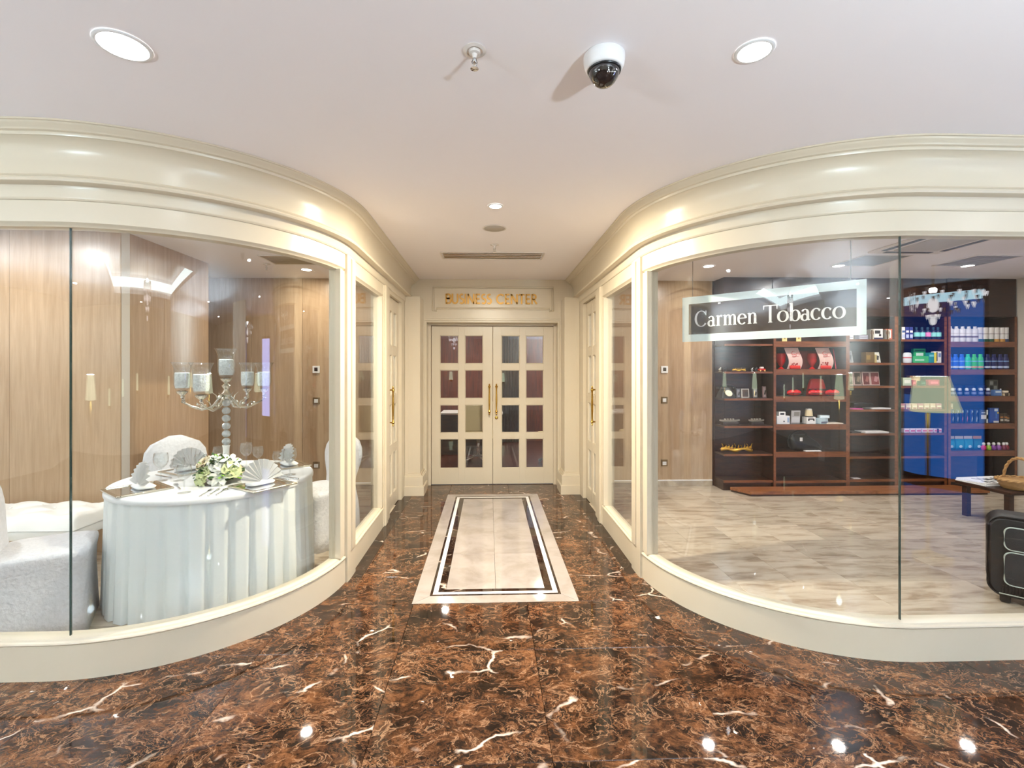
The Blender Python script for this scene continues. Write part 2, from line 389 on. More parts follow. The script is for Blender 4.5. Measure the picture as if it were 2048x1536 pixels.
# ---- marble floor of the hall and corridor
floor = thing('floor', 'polished brown emperador marble floor of hall and corridor with inlaid stone carpet', 'floor', kind='structure')
INL = (-0.54, 3.05, 0.54, 5.71)
slab('subfloor', [(XL, YB), (XR, YB), (XR, 6.3), (XL, 6.3)], -0.10, -0.021, 'emperador_dark', floor)
o = slab('lobby_paving', [(XL, YB), (XR, YB), (XR, 1.07), (XL, 1.07)], -0.02, 0.0, 'emperador', floor)
P_ = 0.73
def in_room(x0, y0, x1, y1):
    for sx in (-1, 1):
        cs = [(x, y) for x in (x0, x1) for y in (y0, y1)]
        h = room_hull(sx, 0.02)
        if all(all((h[(i+1) % len(h)][0]-h[i][0])*(y-h[i][1])-(h[(i+1) % len(h)][1]-h[i][1])*(x-h[i][0]) >= 0 for i in range(len(h))) for x, y in cs): return True
    return False
def minus(r, c):
    x0, y0, x1, y1 = r; a0, b0, a1, b1 = c
    if x1 <= a0 or x0 >= a1 or y1 <= b0 or y0 >= b1: return [r]
    out = []
    if y0 < b0: out.append((x0, y0, x1, b0))
    if y1 > b1: out.append((x0, b1, x1, y1))
    yy0, yy1 = max(y0, b0), min(y1, b1)
    if x0 < a0: out.append((x0, yy0, a0, yy1))
    if x1 > a1: out.append((a1, yy0, x1, yy1))
    return out
xj = [0.20+P_*k for k in range(-10, 10)]; yj = [1.07+P_*k for k in range(0, 8)]
for i in range(len(xj)-1):
    for j in range(len(yj)-1):
        r = (max(xj[i], XL), yj[j], min(xj[i+1], XR), min(yj[j+1], 6.3))
        if r[2]-r[0] < .02: continue
        pcs = [r]
        for c in (INL, (-1.2, 3.45, -0.965, 6.3), (0.965, 3.45, 1.2, 6.3)): pcs = [q for p in pcs for q in minus(p, c)]
        for x0, y0, x1, y1 in pcs:
            if x1-x0 < .01 or y1-y0 < .01 or in_room(x0, y0, x1, y1) or (y0 > 3.4 and (x1 < -1.1 or x0 > 1.1)): continue
            slab('marble_tile', [(x0, y0), (x1, y0), (x1, y1), (x0, y1)], -0.02, 0.0, 'emperador', floor)
for sx in (-1, 1):
    for y0, y1 in ((3.45, 4.19), (4.19, 4.95), (4.95, 5.66), (5.66, 6.3)):
        a, b = sorted((sx*0.965, sx*1.2)); slab('border_tile', [(a, y0), (b, y0), (b, y1), (a, y1)], -0.02, 0.0, 'emperador_dark', floor)
def frame_strips(name, o, i, mat):
    (X0, Y0, X1, Y1), (x0, y0, x1, y1) = o, i
    for q in ([(X0, Y0), (X1, Y0), (x1, y0), (x0, y0)], [(X1, Y0), (X1, Y1), (x1, y1), (x1, y0)], [(X1, Y1), (X0, Y1), (x0, y1), (x1, y1)], [(X0, Y1), (X0, Y0), (x0, y0), (x0, y1)]):
        slab(name, q, -0.02, 0.0, mat, floor)
R0 = INL; R1 = (-.438, 3.15, .438, 5.612); R2 = (-.42, 3.17, .42, 5.59); R3 = (-.388, 3.203, .388, 5.555); R4 = (-.338, 3.242, .338, 5.508)
frame_strips('inlay_border', R0, R1, 'cream_stone'); frame_strips('inlay_line', R1, R2, 'emperador_dark')
frame_strips('inlay_fillet', R2, R3, 'white_stone'); frame_strips('inlay_band', R3, R4, 'emperador_dark')
for x0, x1 in ((-.338, 0), (0, .338)):
    for y0, y1 in ((3.242, 3.86), (3.86, 4.62), (4.62, 5.508)):
        slab('inlay_slab', [(x0, y0), (x1, y0), (x1, y1), (x0, y1)], -0.02, 0.0, 'cream_stone', floor)
# ---- travertine floors of the two rooms behind the glass
for sx, nm in ((-1, 'dining display'), (1, 'shop')):
    fr = thing('floor', 'beige travertine tile floor of the %s behind the curved glass' % nm, 'floor', kind='structure')
    hull = room_hull(sx, 0.02); rows = 9; rnd = random.Random(5)
    for r in range(rows):
        y0 = 6.08-0.405*(r+1); y1 = y0+0.405; x = 0.87+(0.41 if r % 2 else 0.0)
        while x < 6.7:
            w = rnd.choice((0.41, 0.82, 0.82)); p = [(sx*x, y0), (sx*(x+w), y0), (sx*(x+w), y1), (sx*x, y1)]
            if sx < 0: p = p[::-1]
            p = clip(p, hull); x += w
            if p and area(p) > 0.002: slab('travertine_tile', p, 0.0005, 0.006, 'travertine', fr)
# ---- ceiling with the lobby's cove tray
TX0, TX1, TY0, TY1 = -2.85, 0.5, -3.6, -0.5
bm = BM()
for a, b in (((XL, YB), (XR, TY0)), ((XL, TY1), (XR, 10.2)), ((XL, TY0), (TX0, TY1)), ((TX1, TY0), (XR, TY1))):
    bb(bm, (a[0], a[1], CEIL), (b[0], b[1], CEIL+0.06))
ex = 0.22
bb(bm, (TX0-ex, TY0-ex, 2.98), (TX1+ex, TY1+ex, 3.04))
for a, b in (((TX0-ex-.05, TY0-ex), (TX0-ex, TY1+ex)), ((TX1+ex, TY0-ex), (TX1+ex+.05, TY1+ex)), ((TX0-ex, TY0-ex-.05), (TX1+ex, TY0-ex)), ((TX0-ex, TY1+ex), (TX1+ex, TY1+ex+.05))):
    bb(bm, (a[0], a[1], CEIL+.06), (b[0], b[1], 3.0))
ceil = tag(obj('ceiling', bm, 'ceiling_paint'), 'smooth white plaster ceiling over hall, corridor and rooms', 'ceiling', kind='structure')
for a, b in (((TX0-ex, TY0-ex), (TX0-ex+.02, TY1+ex)), ((TX1+ex-.02, TY0-ex), (TX1+ex, TY1+ex)), ((TX0-ex+.02, TY0-ex), (TX1+ex-.02, TY0-ex+.02)), ((TX0-ex+.02, TY1+ex-.02), (TX1+ex-.02, TY1+ex))):
    obj('cove_strip', bb(BM(), (a[0], a[1], 2.78), (b[0], b[1], 2.93)), 'cove_light', ceil)
lathe_bm = lathe(BM(), [(0.0, 2.975), (.46, 2.975), (.46, 2.965), (.40, 2.95), (.34, 2.965), (.20, 2.965), (.14, 2.94), (.0, 2.94)], 40, (-1.12, -2.2, 0), cap=False)
obj('ceiling_rose', lathe_bm, 'ceiling_paint', ceil, True, True)

# ---- outer walls (lobby and rooms)
def wall(name, a, b, mat, label):
    return tag(obj(name, bb(BM(), a, b), mat), label, 'wall', kind='structure')
wall('wall_rear', (XL, YB-.1, 0), (XR, YB, CEIL), 'wall_paint', 'beige wall at the back of the lobby behind the viewer')
wall('wall_left', (XL-.1, YB, 0), (XL, 10.2, CEIL), 'wall_paint', 'beige side wall on the far left of lobby and dining display')
wall('wall_right', (XR, YB, 0), (XR+.1, 10.2, CEIL), 'wall_paint', 'beige side wall on the far right of lobby and shop')
def panelled(name, label, x0, x1, y, z0, z1, w, mat, d=0.09, axis='x', face=-1):
    t = thing(name, label, 'wall', kind='structure')
    n = max(1, round((x1-x0)/w)); s = (x1-x0)/n
    if axis == 'x': obj('backing', bb(BM(), (x0, y-face*0.012, z0), (x1, y-face*d, z1)), 'wall_paint', t)
    else: obj('backing', bb(BM(), (y-face*0.012, x0, z0), (y-face*d, x1, z1)), 'wall_paint', t)
    for i in range(n):
        a, b = x0+s*i+.0012, x0+s*(i+1)-.0012
        q = ((a, y, z0), (b, y-face*0.0118, z1)) if axis == 'x' else ((y, a, z0), (y-face*0.0118, b, z1))
        obj('panel', bb(BM(), q[0], q[1], 0.0012), mat, t)
    return t
panelled('wall_back', 'beige wood veneer back wall of dining display with switches', -4.9, -1.12, YBACK, 0, CEIL, 0.66, 'beige_veneer')
panelled('wall_back', 'beige wood veneer strip of back wall left of the shop shelves', 1.12, 2.84, YBACK, 0, CEIL, 0.86, 'beige_veneer')
wall('wall_back', (2.84, YBACK, 0), (XR, YBACK+.09, CEIL), 'walnut', 'dark wall behind the walnut shop shelves')
panelled('wall_left', 'beige veneer pier face at the left, behind the tufted bench', -6.6, -3.07, 3.99, 0, CEIL, 0.9, 'beige_veneer', 0.10)
panelled('wall_left', 'narrow veneer pier side turned to the table, behind the grey chair back', 4.004, 5.21, -3.0702, 0, CEIL, 1.3, 'beige_veneer', 0.10, 'y', 1)
for nm, a, b in (('baseboard_left', (-4.8, 5.99), (-1.12, 6.01)), ('baseboard_right', (1.12, 5.99), (2.83, 6.01))):
    t = thing(nm, 'beige stone skirting with white top line along the %s back wall' % ('dining display' if a[0] < 0 else 'shop'), 'baseboard', kind='structure')
    obj('skirting_stone', bb(BM(), (a[0], a[1], .006), (b[0], b[1], .075)), 'travertine', t)
    obj('top_strip', bb(BM(), (a[0], a[1]-.004, .075), (b[0], b[1], .088), .002), 'white_stone', t)

# ---- the two curved shopfronts
GO, GI = -0.038, -0.047
for side, nm in ((-1, 'left'), (1, 'right')):
    w = thing('window_1' if side < 0 else 'window_2', 'curved glass bay of the %s with ivory plinth and rails' % ('dining display' if side < 0 else 'shop'), 'window', kind='structure')
    full = plan(side, y1=4.56)
    obj('plinth', sweep(BM(), full, [(-.10, 0), (0, 0), (0, .165), (-.006, .172), (-.10, .172)]), 'ivory', w, True, True)
    obj('sill_moulding', sweep(BM(), full, [(-.085, .172), (.004, .172), (.007, .177), (.004, .183), (-.008, .186), (-.012, .194), (-.030, .197), (-.085, .197)]), 'ivory', w, True, True)
    obj('top_rail', sweep(BM(), full, [(-.085, 2.197), (-.022, 2.197), (-.016, 2.206), (-.004, 2.212), (0, 2.216), (0, 2.318), (-.085, 2.318)]), 'ivory', w, True, True)
    # panes, each one glass
    obj('pane', sweep(BM(), [(side*6.6, RY-RR, 0, -1), (side*4.4, RY-RR, 0, -1)], rect(GI, GO, .192, 2.202)), 'pane', w)
    obj('pane', sweep(BM(), [(side*4.396, RY-RR, 0, -1), (side*2.185, RY-RR, 0, -1)]+plan(side, 0, f1=4.4, n=40)[1:], rect(GI, GO, .192, 2.202)), 'pane', w, True, True)
    obj('pane', sweep(BM(), plan(side, 4.65, f1=81.2, n=60), rect(GI, GO, .192, 2.202)), 'pane', w, True, True)
    for f in (4.52,):
        a = math.radians(f); p = [(side*(RX-RR*math.sin(t)), RY-RR*math.cos(t), -side*math.sin(t), -math.cos(t)) for t in (a-.0021, a+.0021)]
        obj('glass_joint', sweep(BM(), p, rect(GI-.001, GO+.001, .19, 2.2)), 'glass_edge', w)
    obj('glass_joint', sweep(BM(), [(side*4.4, RY-RR, 0, -1), (side*4.396, RY-RR, 0, -1)], rect(GI-.001, GO+.001, .19, 2.2)), 'glass_edge', w)
    # stile and post where the curve meets the corridor
    obj('stile', sweep(BM(), plan(side, 80.9, f1=84.6, n=60), [(-.085, .197), (-.022, .197), (-.004, .197), (-.004, 2.197), (-.085, 2.197)]), 'ivory', w, True, True)
    obj('stile_bead', sweep(BM(), plan(side, 80.6, f1=82.0, n=90), rect(-.034, .001, .197, 2.2)), 'ivory', w)
    pp = plan(side, 84.6, f1=90, n=60)+[(side*WX, 3.515, -side, 0), (side*WX, 3.56, -side, 0)]
    obj('post', sweep(BM(), pp, rect(-.10, .016, 0, 2.318)), 'ivory', w)
    pq = [(x, y, nx, ny) for x, y, nx, ny in pp[1:-1]]
    obj('post_rib', sweep(BM(), pq[1:], [(.010, .20), (.022, .20), (.026, .21), (.026, 2.29), (.022, 2.30), (.010, 2.30)]), 'ivory', w)
    # corridor side light
    st = [(side*WX, 3.56, -side, 0), (side*WX, 4.56, -side, 0)]
    for ya, yb in ((3.56, 3.60), (4.50, 4.56)):
        obj('stile', sweep(BM(), [(side*WX, ya, -side, 0), (side*WX, yb, -side, 0)], rect(-.085, 0, .197, 2.197)), 'ivory', w)
    obj('pane', sweep(BM(), [(side*WX, 3.596, -side, 0), (side*WX, 4.504, -side, 0)], rect(GI, GO, .192, 2.202)), 'pane', w)
    obj('post', sweep(BM(), [(side*WX, 4.56, -side, 0), (side*WX, 4.80, -side, 0)], rect(-.12, .004, 0, 2.318)), 'ivory', w)
    obj('post_rib', sweep(BM(), [(side*WX, 4.59, -side, 0), (side*WX, 4.67, -side, 0)], [(0, 0), (.018, 0), (.022, .01), (.022, 2.31), (.018, 2.318), (0, 2.318)]), 'ivory', w)
    # ---- cornice
    t = thing('trim_1' if side < 0 else 'trim_2', 'ivory cornice with moulded crown sweeping round the %s bay into the corridor' % nm, 'cornice', kind='structure')
    cp = plan(side, y1=6.0, n=40)
    obj('rail_band', sweep(BM(), cp, [(-.10, 2.3185), (.004, 2.3185), (.010, 2.325), (.012, 2.332), (.012, 2.372), (.018, 2.385), (-.10, 2.385)]), 'ivory', t, True, True)
    obj('architrave', sweep(BM(), cp, [(-.10, 2.3852), (.056, 2.3852), (.066, 2.389), (.070, 2.398), (.066, 2.408), (.050, 2.416), (.040, 2.422), (.034, 2.432), (-.10, 2.432)]), 'ivory', t, True, True)
    obj('frieze', sweep(BM(), cp, [(-.10, 2.4322), (.022, 2.4322), (.022, 2.50), (.027, 2.535), (.040, 2.565), (.060, 2.586), (.078, 2.594), (-.10, 2.594)]), 'ivory', t, True, True)
    obj('crown', sweep(BM(), cp, [(-.10, 2.5942), (.082, 2.5942), (.086, 2.602), (.086, 2.608), (.098, 2.612), (.104, 2.622), (.118, 2.630), (.124, 2.640), (.132, 2.642), (.132, 2.6495), (-.10, 2.6495)]), 'ivory', t, True, True)
    # ---- corridor wall round the side door
    wl = thing('wall_left' if side < 0 else 'wall_right', 'ivory corridor wall and jambs round the %s side door' % nm, 'wall', kind='structure')
    q = lambda y0, y1, o0, o1, z0, z1: sweep(BM(), [(side*WX, y0, -side, 0), (side*WX, y1, -side, 0)], rect(o0, o1, z0, z1))
    obj('door_jamb', q(4.80, 4.85, -.12, 0, 0, 2.3185), 'ivory', wl); obj('door_jamb', q(5.50, 5.55, -.12, 0, 0, 2.3185), 'ivory', wl)
    obj('door_head', q(4.85, 5.50, -.12, 0, 2.278, 2.3185), 'ivory', wl); obj('wall_return', q(5.55, 6.0, -.12, -.001, 0, 2.3185), 'ivory', wl)
    # ---- pilaster at the end of the corridor
    pl = thing('trim_3' if side < 0 else 'trim_4', 'ivory pilaster with moulded foot %s of the glazed double door' % nm, 'pilaster', kind='structure')
    X = lambda a: side*a
    obj('shaft', bb(BM(), (X(1.054), 5.71, .26), (X(.872), 5.999, 2.385), .003), 'ivory', pl)
    obj('shaft_edge', bb(BM(), (X(1.054), 5.704, .26), (X(1.012), 5.712, 2.385)), 'ivory', pl)
    bm = BM()
    for k, (o_, za, zb) in enumerate(((.052, 0, .105), (.046, .105, .112), (.038, .112, .225), (.028, .225, .236), (.012, .236, .26))):
        bb(bm, (X(1.054), 5.71-o_, za+.0001), (X(.872-o_), 5.999, zb))
    obj('foot', bm, 'ivory', pl)
# ---- end wall with the sign
we = thing('wall_end', 'ivory end wall above the glazed double door carrying the gilt sign', 'wall', kind='structure')
obj('overdoor', bb(BM(), (-1.06, 6.0, 2.13), (1.06, 6.12, CEIL)), 'ivory', we)
for sx in (-1, 1): obj('side_pier', bb(BM(), (sx*.86, 6.0, 0), (sx*1.06, 6.12, 2.13)), 'ivory', we)
for sx in (-1, 1):
    obj('pier_edge', bb(BM(), (sx*.862, 5.992, 0), (sx*.905, 6.0, 2.15)), 'ivory', we)
obj('head_moulding', bb(BM(), (-.862, 5.988, 2.125), (.862, 6.0, 2.15), .004), 'ivory', we)
pf = obj('sign_panel', bb(BM(), (-.735, 5.992, 2.262), (.755, 6.0, 2.535), .003), 'ivory', we)
def moulding_loop(pts, r):
    return tube(BM(), [(x, 5.991, z) for x, z in pts], r, 8, closed=True)
L_, R_, B_, T_ = -.752, .771, 2.248, 2.55
obj('sign_moulding', moulding_loop([(L_, T_), (R_, T_), (R_, B_), (R_-.045, B_), (R_-.045, B_+.035), (L_+.045, B_+.035), (L_+.045, B_), (L_, B_)], .011), 'ivory', pf)
# ---- doors
def french_leaf(parent, x0, x1, z0, z1, cols, rows, y0=0.0, y1=0.04):
    """a glazed leaf in local x-z, thickness y0..y1; returns the frame mesh object with its panes as children"""
    xs = [x0]+[v for c in cols for v in c]+[x1]; zs = [z0]+[v for r in sorted(rows) for v in r]+[z1]
    bm = BM()
    for i in range(0, len(xs), 2): bb(bm, (xs[i], y0, z0), (xs[i+1], y1, z1), .003)
    for k in range(0, len(zs), 2):
        for a, b in cols: bb(bm, (a-.003, y0+.001, zs[k]), (b+.003, y1-.001, zs[k+1]), .002)
    f = obj('door_leaf', bm, 'ivory', parent)
    for a, b in cols:
        for c, d in rows:
            obj('pane', bb(BM(), (a-.003, y0+.018, c-.003), (b+.003, y0+.023, d+.003)), 'pane', f)
            bm = BM(); t = .008
            bb(bm, (a, y0+.006, c), (b, y0+.018, c+t), .003); bb(bm, (a, y0+.006, d-t), (b, y0+.018, d), .003)
            bb(bm, (a, y0+.006, c+t), (a+t, y0+.018, d-t), .003); bb(bm, (b-t, y0+.006, c+t), (b, y0+.018, d-t), .003)
            obj('glazing_bead', bm, 'ivory', f)
    return f
def pull(parent, x, z0, z1, y=-.0, out=.055):
    bm = BM(); L = z1-z0
    lathe(bm, [(.0, z0-.028), (.006, z0-.026), (.010, z0-.016), (.006, z0-.006), (.013, z0), (.017, z0+.012), (.012, z0+.024), (.009, z0+.04), (.0105, z0+L*.3), (.0125, z0+L*.5), (.0105, z0+L*.7), (.009, z1-.04), (.012, z1-.024), (.017, z1-.012), (.013, z1), (.006, z1+.006), (.010, z1+.016), (.006, z1+.026), (0, z1+.028)], 16, (x, y-out, 0), cap=False)
    for z in (z0+.012, z1-.012):
        tube(bm, [(x, y-out, z), (x, y-.008, z)], .007, 10); lathe(bm, [(.018, 0), (.018, .006), (.010, .010)], 16, (x, y, z), Matrix.Rotation(PI/2, 3, 'X'))
    tag(obj('handle', bm, 'brass', parent, True, True), 'polished brass pull handle')
d1 = thing('door_1', 'ivory glazed double door with brass pulls under the gilt sign', 'door', (0, 6.20, 0), kind='structure')
ROWS = [(1.583, 1.952), (1.128, 1.50), (.677, 1.043), (.213, .598)]
lf = french_leaf(d1, -.795, .0035, .006, 2.075, [(-.685, -.444), (-.359, -.124)], ROWS); pull(lf, -.040, .945, 1.295)
rf = french_leaf(d1, .0075, .801, .006, 2.075, [(.119, .356), (.441, .672)], ROWS); pull(rf, .052, .945, 1.295)
obj('lock', lathe(BM(), [(.021, 0), (.021, .010), (.016, .014), (.006, .016)], 20, (.052, 0, .875), Matrix.Rotation(PI/2, 3, 'X')), 'brass', rf, True, True)
bm = BM()
for sx in (-1, 1): bb(bm, (sx*.80, -.03, 0), (sx*.86, .06, 2.13)); bb(bm, (sx*.86, -.20, 0), (sx*.832, -.03, 2.13), .003)
bb(bm, (-.80, -.03, 2.079), (.80, .06, 2.13)); bb(bm, (-.832, -.20, 2.102), (.832, -.03, 2.13), .003)
obj('door_frame', bm, 'ivory', d1)
for side in (-1, 1):
    dd = thing('door_2' if side < 0 else 'door_3', 'ivory glazed side door with brass pull on the %s of the corridor' % ('left' if side < 0 else 'right'), 'door', (side*(WX+.035), 0, 0), kind='structure')
    # local x runs along the corridor: rotate the leaf so that its face looks into the corridor
    dd.rotation_euler = (0, 0, -side*PI/2); 
    sgn = -side
    # world y = -side * local x
    a, b = sorted((sgn*4.853, sgn*5.497)); cs = sorted([tuple(sorted((sgn*4.96, sgn*5.135))), tuple(sorted((sgn*5.215, sgn*5.39)))])
    f = french_leaf(dd, a, b, .006, 2.274, cs, [(1.76, 2.13), (1.23, 1.66), (.70, 1.13), (.16, .60)])
    pull(f, sgn*4.915, .945, 1.305)

# ---- lettering of the door sign: each letter a raised gilt shape
def G_SANS(ch, w=.13):
    A = arc
    return {'B': [[(.08, 0), (.08, 1)], [(.08, .94)]+A(.30, .735, .22, .205, 90, -90)+[(.08, .53)], [(.08, .53)]+A(.31, .30, .25, .23, 90, -90)+[(.08, .065)]],
     'U': [[(.08, 1), (.08, .38)]+A(.36, .36, .28, .30, 180, 360)+[(.64, .38), (.64, 1)]],
     'S': [A(.28, .73, .20, .21, 50, 250, 12)+A(.26, .28, .22, .23, 80, -140, 14)],
     'I': [[(.08, 0), (.08, 1)]],
     'N': [[(.08, 0), (.08, 1)], [(.08, .97), (.70, .03)], [(.70, 0), (.70, 1)]],
     'E': [[(.08, 0), (.08, 1)], [(.08, .935), (.50, .935)], [(.08, .51), (.46, .51)], [(.08, .065), (.52, .065)]],
     'C': [A(.52, .5, .44, .44, 48, 312, 22)],
     'T': [[(.32, 0), (.32, 1)], [(.0, .935), (.64, .935)]],
     'R': [[(.08, 0), (.08, 1)], [(.08, .94)]+A(.28, .72, .22, .22, 90, -90)+[(.08, .50)], [(.26, .50), (.60, .02)]]}[ch]
ADV = {'B': .66, 'U': .82, 'S': .60, 'I': .28, 'N': .88, 'E': .64, 'C': .96, 'T': .74, 'R': .70, ' ': .42}
txt = 'BUSINESS CENTER'; tot = sum(ADV[c] for c in txt); H_ = .128; sx_ = (1.165/tot)
x = -.592
for ch in txt:
    if ch != ' ':
        bm = BM()
        for st in G_SANS(ch): ribbon(bm, [(px_*sx_, pz*H_) for px_, pz in st], .021, -.012, 0)
        o = obj('letter', bm, 'gold_letter', pf); o.location = (x, 5.9915, 2.335)
    x += ADV[ch]*sx_
# ---------------------------------------------------------------- ceiling fittings
def downlight(x, y, label, power, col, glow='lamp_white', group='recessed downlights', r=.055, spread=179):
    t = thing('downlight', label, 'ceiling light', (x, y, CEIL), 0, group)
    obj('trim_ring', lathe(BM(), [(r, -.001), (r, -.006), (r+.006, -.007), (r+.012, -.004), (r+.013, -.0005)], 32, cap=False), 'white_plastic', t, True, True)
    obj('lens', lathe(BM(), [(r, -.0005), (r, -.004), (r*.6, -.006), (.001, -.007)], 32), glow, t, True)
    l = arealight('downlight_beam', (0, 0, -.012), r*1.9, power, col, spread=spread); l.parent = t
    return t
downlight(-1.34, 1.72, 'large round recessed downlight in the ceiling at upper left', LP['hall'], HALL_C, r=.075)
downlight(.91, 1.67, 'bright recessed downlight in the ceiling right of the dome camera', LP['hall'], HALL_C)
downlight(0, 3.31, 'small recessed downlight in the corridor ceiling before the speaker', LP['corr'], WARM_C, r=.042)
downlight(-2.13, 5.48, 'recessed downlight in the dining display ceiling, before the back wall', LP['room']*.7, (1, .94, .82), 'lamp_white')
downlight(-3.9, 3.2, 'recessed downlight in the dining display ceiling over the tufted bench', LP['room']*1.3, ROOM_C)
downlight(-2.0, 3.3, 'recessed downlight in the dining display ceiling over the round table', LP['room']*.75, (.94, 1, .98))
for x, y, wd in ((2.38, 5.14, 'leftmost of the row before the shop shelves'), (3.80, 5.07, 'middle one of the row before the shop shelves'), (5.22, 5.02, 'rightmost of the row before the shop shelves')):
    downlight(x, y, 'recessed downlight in the shop ceiling, '+wd, LP['shop'], (1, .96, .92))
downlight(2.5, 3.6, 'recessed downlight in the shop ceiling over the hanging sign', LP['shop']*.8, ROOM_C)
downlight(4.4, 3.0, 'recessed downlight in the shop ceiling over the suitcase', LP['shop']*.8, ROOM_C)
for x, y, wd in ((-4.2, 1.4, 'far left before the dining display'), (3.6, 1.2, 'far right before the shop'), (-4.6, -2.2, 'left of the lobby cove'), (2.6, -2.2, 'right of the lobby cove'), (-1.2, -4.5, 'behind the lobby cove'), (4.9, -3.4, 'at the back right of the lobby')):
    downlight(x, y, 'added recessed lobby downlight '+wd, LP['hall']*1.3, HALL_C)  # unseen extra downlights, added for overall brightness
# dome camera
t = thing('dome_camera', 'white dome security camera with dark bubble on the ceiling', 'camera', (.376, 1.715, CEIL))
obj('housing', lathe(BM(), [(.072, -.0005), (.075, -.004), (.075, -.020), (.072, -.036), (.066, -.050), (.060, -.056), (.056, -.050)], 40, cap=False), 'white_plastic', t, True)
obj('dome', lathe(BM(), [(.057, -.046), (.056, -.062), (.050, -.080), (.040, -.096), (.026, -.108), (.012, -.113), (.001, -.114)], 36), prin('smoked_dome', lin(26, 20, 20), 0.05, coat=1.0) and 'smoked_dome', t, True)
obj('lens_ring', lathe(BM(), [(.0605, -.054), (.0605, -.060), (.057, -.062)], 36, cap=False), 'black_plastic', t, True)
bm = BM()
for k in range(14):
    a = 2*PI*k/14; sph(bm, (.0325+.018*math.cos(a)-.02, -.038+.010*math.sin(a), -.082+.006*math.sin(a)), .0022, 6, 4)
obj('infrared_diodes', bm, 'white_plastic', t)
def sprinkler(x, y, label):
    t = thing('sprinkler', label, 'sprinkler', (x, y, CEIL), 0, 'ceiling sprinklers')
    obj('rosette', lathe(BM(), [(.040, -.0005), (.042, -.004), (.030, -.008), (.027, -.004), (.022, -.003), (.020, -.014), (.010, -.016), (.006, -.03)], 28), 'grille_white', t, True, True)
    bm = tube(BM(), [(0, 0, -.012), (0, 0, -.05)], .006, 8)
    tube(bm, [(-.004, 0, -.03), (-.010, 0, -.045), (-.002, 0, -.066)], .0022, 6); tube(bm, [(.004, 0, -.03), (.010, 0, -.045), (.002, 0, -.066)], .0022, 6)
    obj('nozzle', bm, 'chrome', t, True)
    obj('deflector', lathe(BM(), [(.002, -.064), (.015, -.067), (.015, -.069), (.002, -.070)], 12), 'chrome', t)
sprinkler(-.097, 1.70, 'ceiling sprinkler near the top, left of the dome camera')
sprinkler(.005, 4.33, 'small ceiling sprinkler in the corridor before the slot vent')
sprinkler(-2.45, 5.2, 'ceiling sprinkler in the dining display ceiling')
t = thing('ceiling_speaker', 'round flush ceiling speaker with fine grille in the corridor', 'speaker', (0, 3.83, CEIL))
obj('rim', lathe(BM(), [(.085, -.0005), (.094, -.0005), (.096, -.004), (.088, -.006), (.084, -.004)], 36, cap=False), 'grille_white', t, True)
obj('grille', lathe(BM(), [(.086, -.001), (.085, -.0035), (.001, -.0045)], 36), 'grille_grey', t, True)
t = thing('slot_vent', 'long narrow slot air vent in the corridor ceiling', 'vent', (0, 4.76, CEIL))
bm = BM()
for s in (-1, 1): bb(bm, (-.52, s*.145, -.006), (.50, s*.128, -.0003), .002); bb(bm, (-.50*s-.01+s*.0, -.13, -.006), (-.50*s-.01-s*.016, .13, -.0003), .001)
obj('vent_frame', bm, 'grille_white', t)
obj('vent_back', bb(BM(), (-.50, -.128, -.002), (.48, .128, -.0004)), prin('vent_beige', lin(204, 180, 140), .7) and 'vent_beige', t)
for k in range(4): obj('slat', bx(BM(), (-.01, -.096+.064*k, -.006), (.98, .05, .003), rot=Matrix.Rotation(.28, 4, 'X')), 'grille_white', t)
def grille(x, y, w, d, rz, label, mat='grille_grey'):
    t = thing('ceiling_grille', label, 'vent', (x, y, CEIL), rz, 'square ceiling grilles')
    bm = BM()
    for s in (-1, 1): bb(bm, (-w/2, s*d/2, -.006), (w/2, s*(d/2-.02), -.0003), .002); bb(bm, (s*w/2, -d/2+.02, -.006), (s*(w/2-.02), d/2-.02, -.0003), .002)
    obj('frame', bm, 'grille_white', t); obj('core', bb(BM(), (-w/2+.02, -d/2+.02, -.002), (w/2-.02, d/2-.02, -.0004)), mat, t)
    src = None
    for k in range(int((d-.05)/.03)):
        y_ = -d/2+.035+.03*k
        if src is None: src = obj('slat', bx(BM(), (0, 0, -.0045), (w-.045, .017, .002), rot=Matrix.Rotation(.3, 4, 'X')), mat, t); src.location = (0, y_, 0)
        else: inst('slat', src, t, (0, y_, 0))
grille(-2.12, 5.02, .5, .42, 0, 'beige ceiling grille above the back of the dining display', 'vent_beige')
grille(3.95, 4.83, .5, .5, 0, 'grey ceiling grille behind the middle shop downlight, left of the other'); grille(5.08, 4.80, .5, .5, 0, 'grey ceiling grille near the right shop downlight')
t = thing('air_conditioner', 'white ceiling air conditioner cassette with dark slots above the shop', 'air conditioner', (3.98, 4.12, CEIL))
obj('panel', bx(BM(), (0, 0, -.010), (.70, .70, .019), .006), 'grille_white', t)
for rz in range(4):
    a = rz*PI/2; obj('air_slot', bx(BM(), (.285*math.cos(a), .285*math.sin(a), -.0205), (.05, .46, .004), rz=a), 'dark_slot', t)
obj('intake_grille', bx(BM(), (0, 0, -.0215), (.42, .42, .006), .002), 'grille_grey', t)
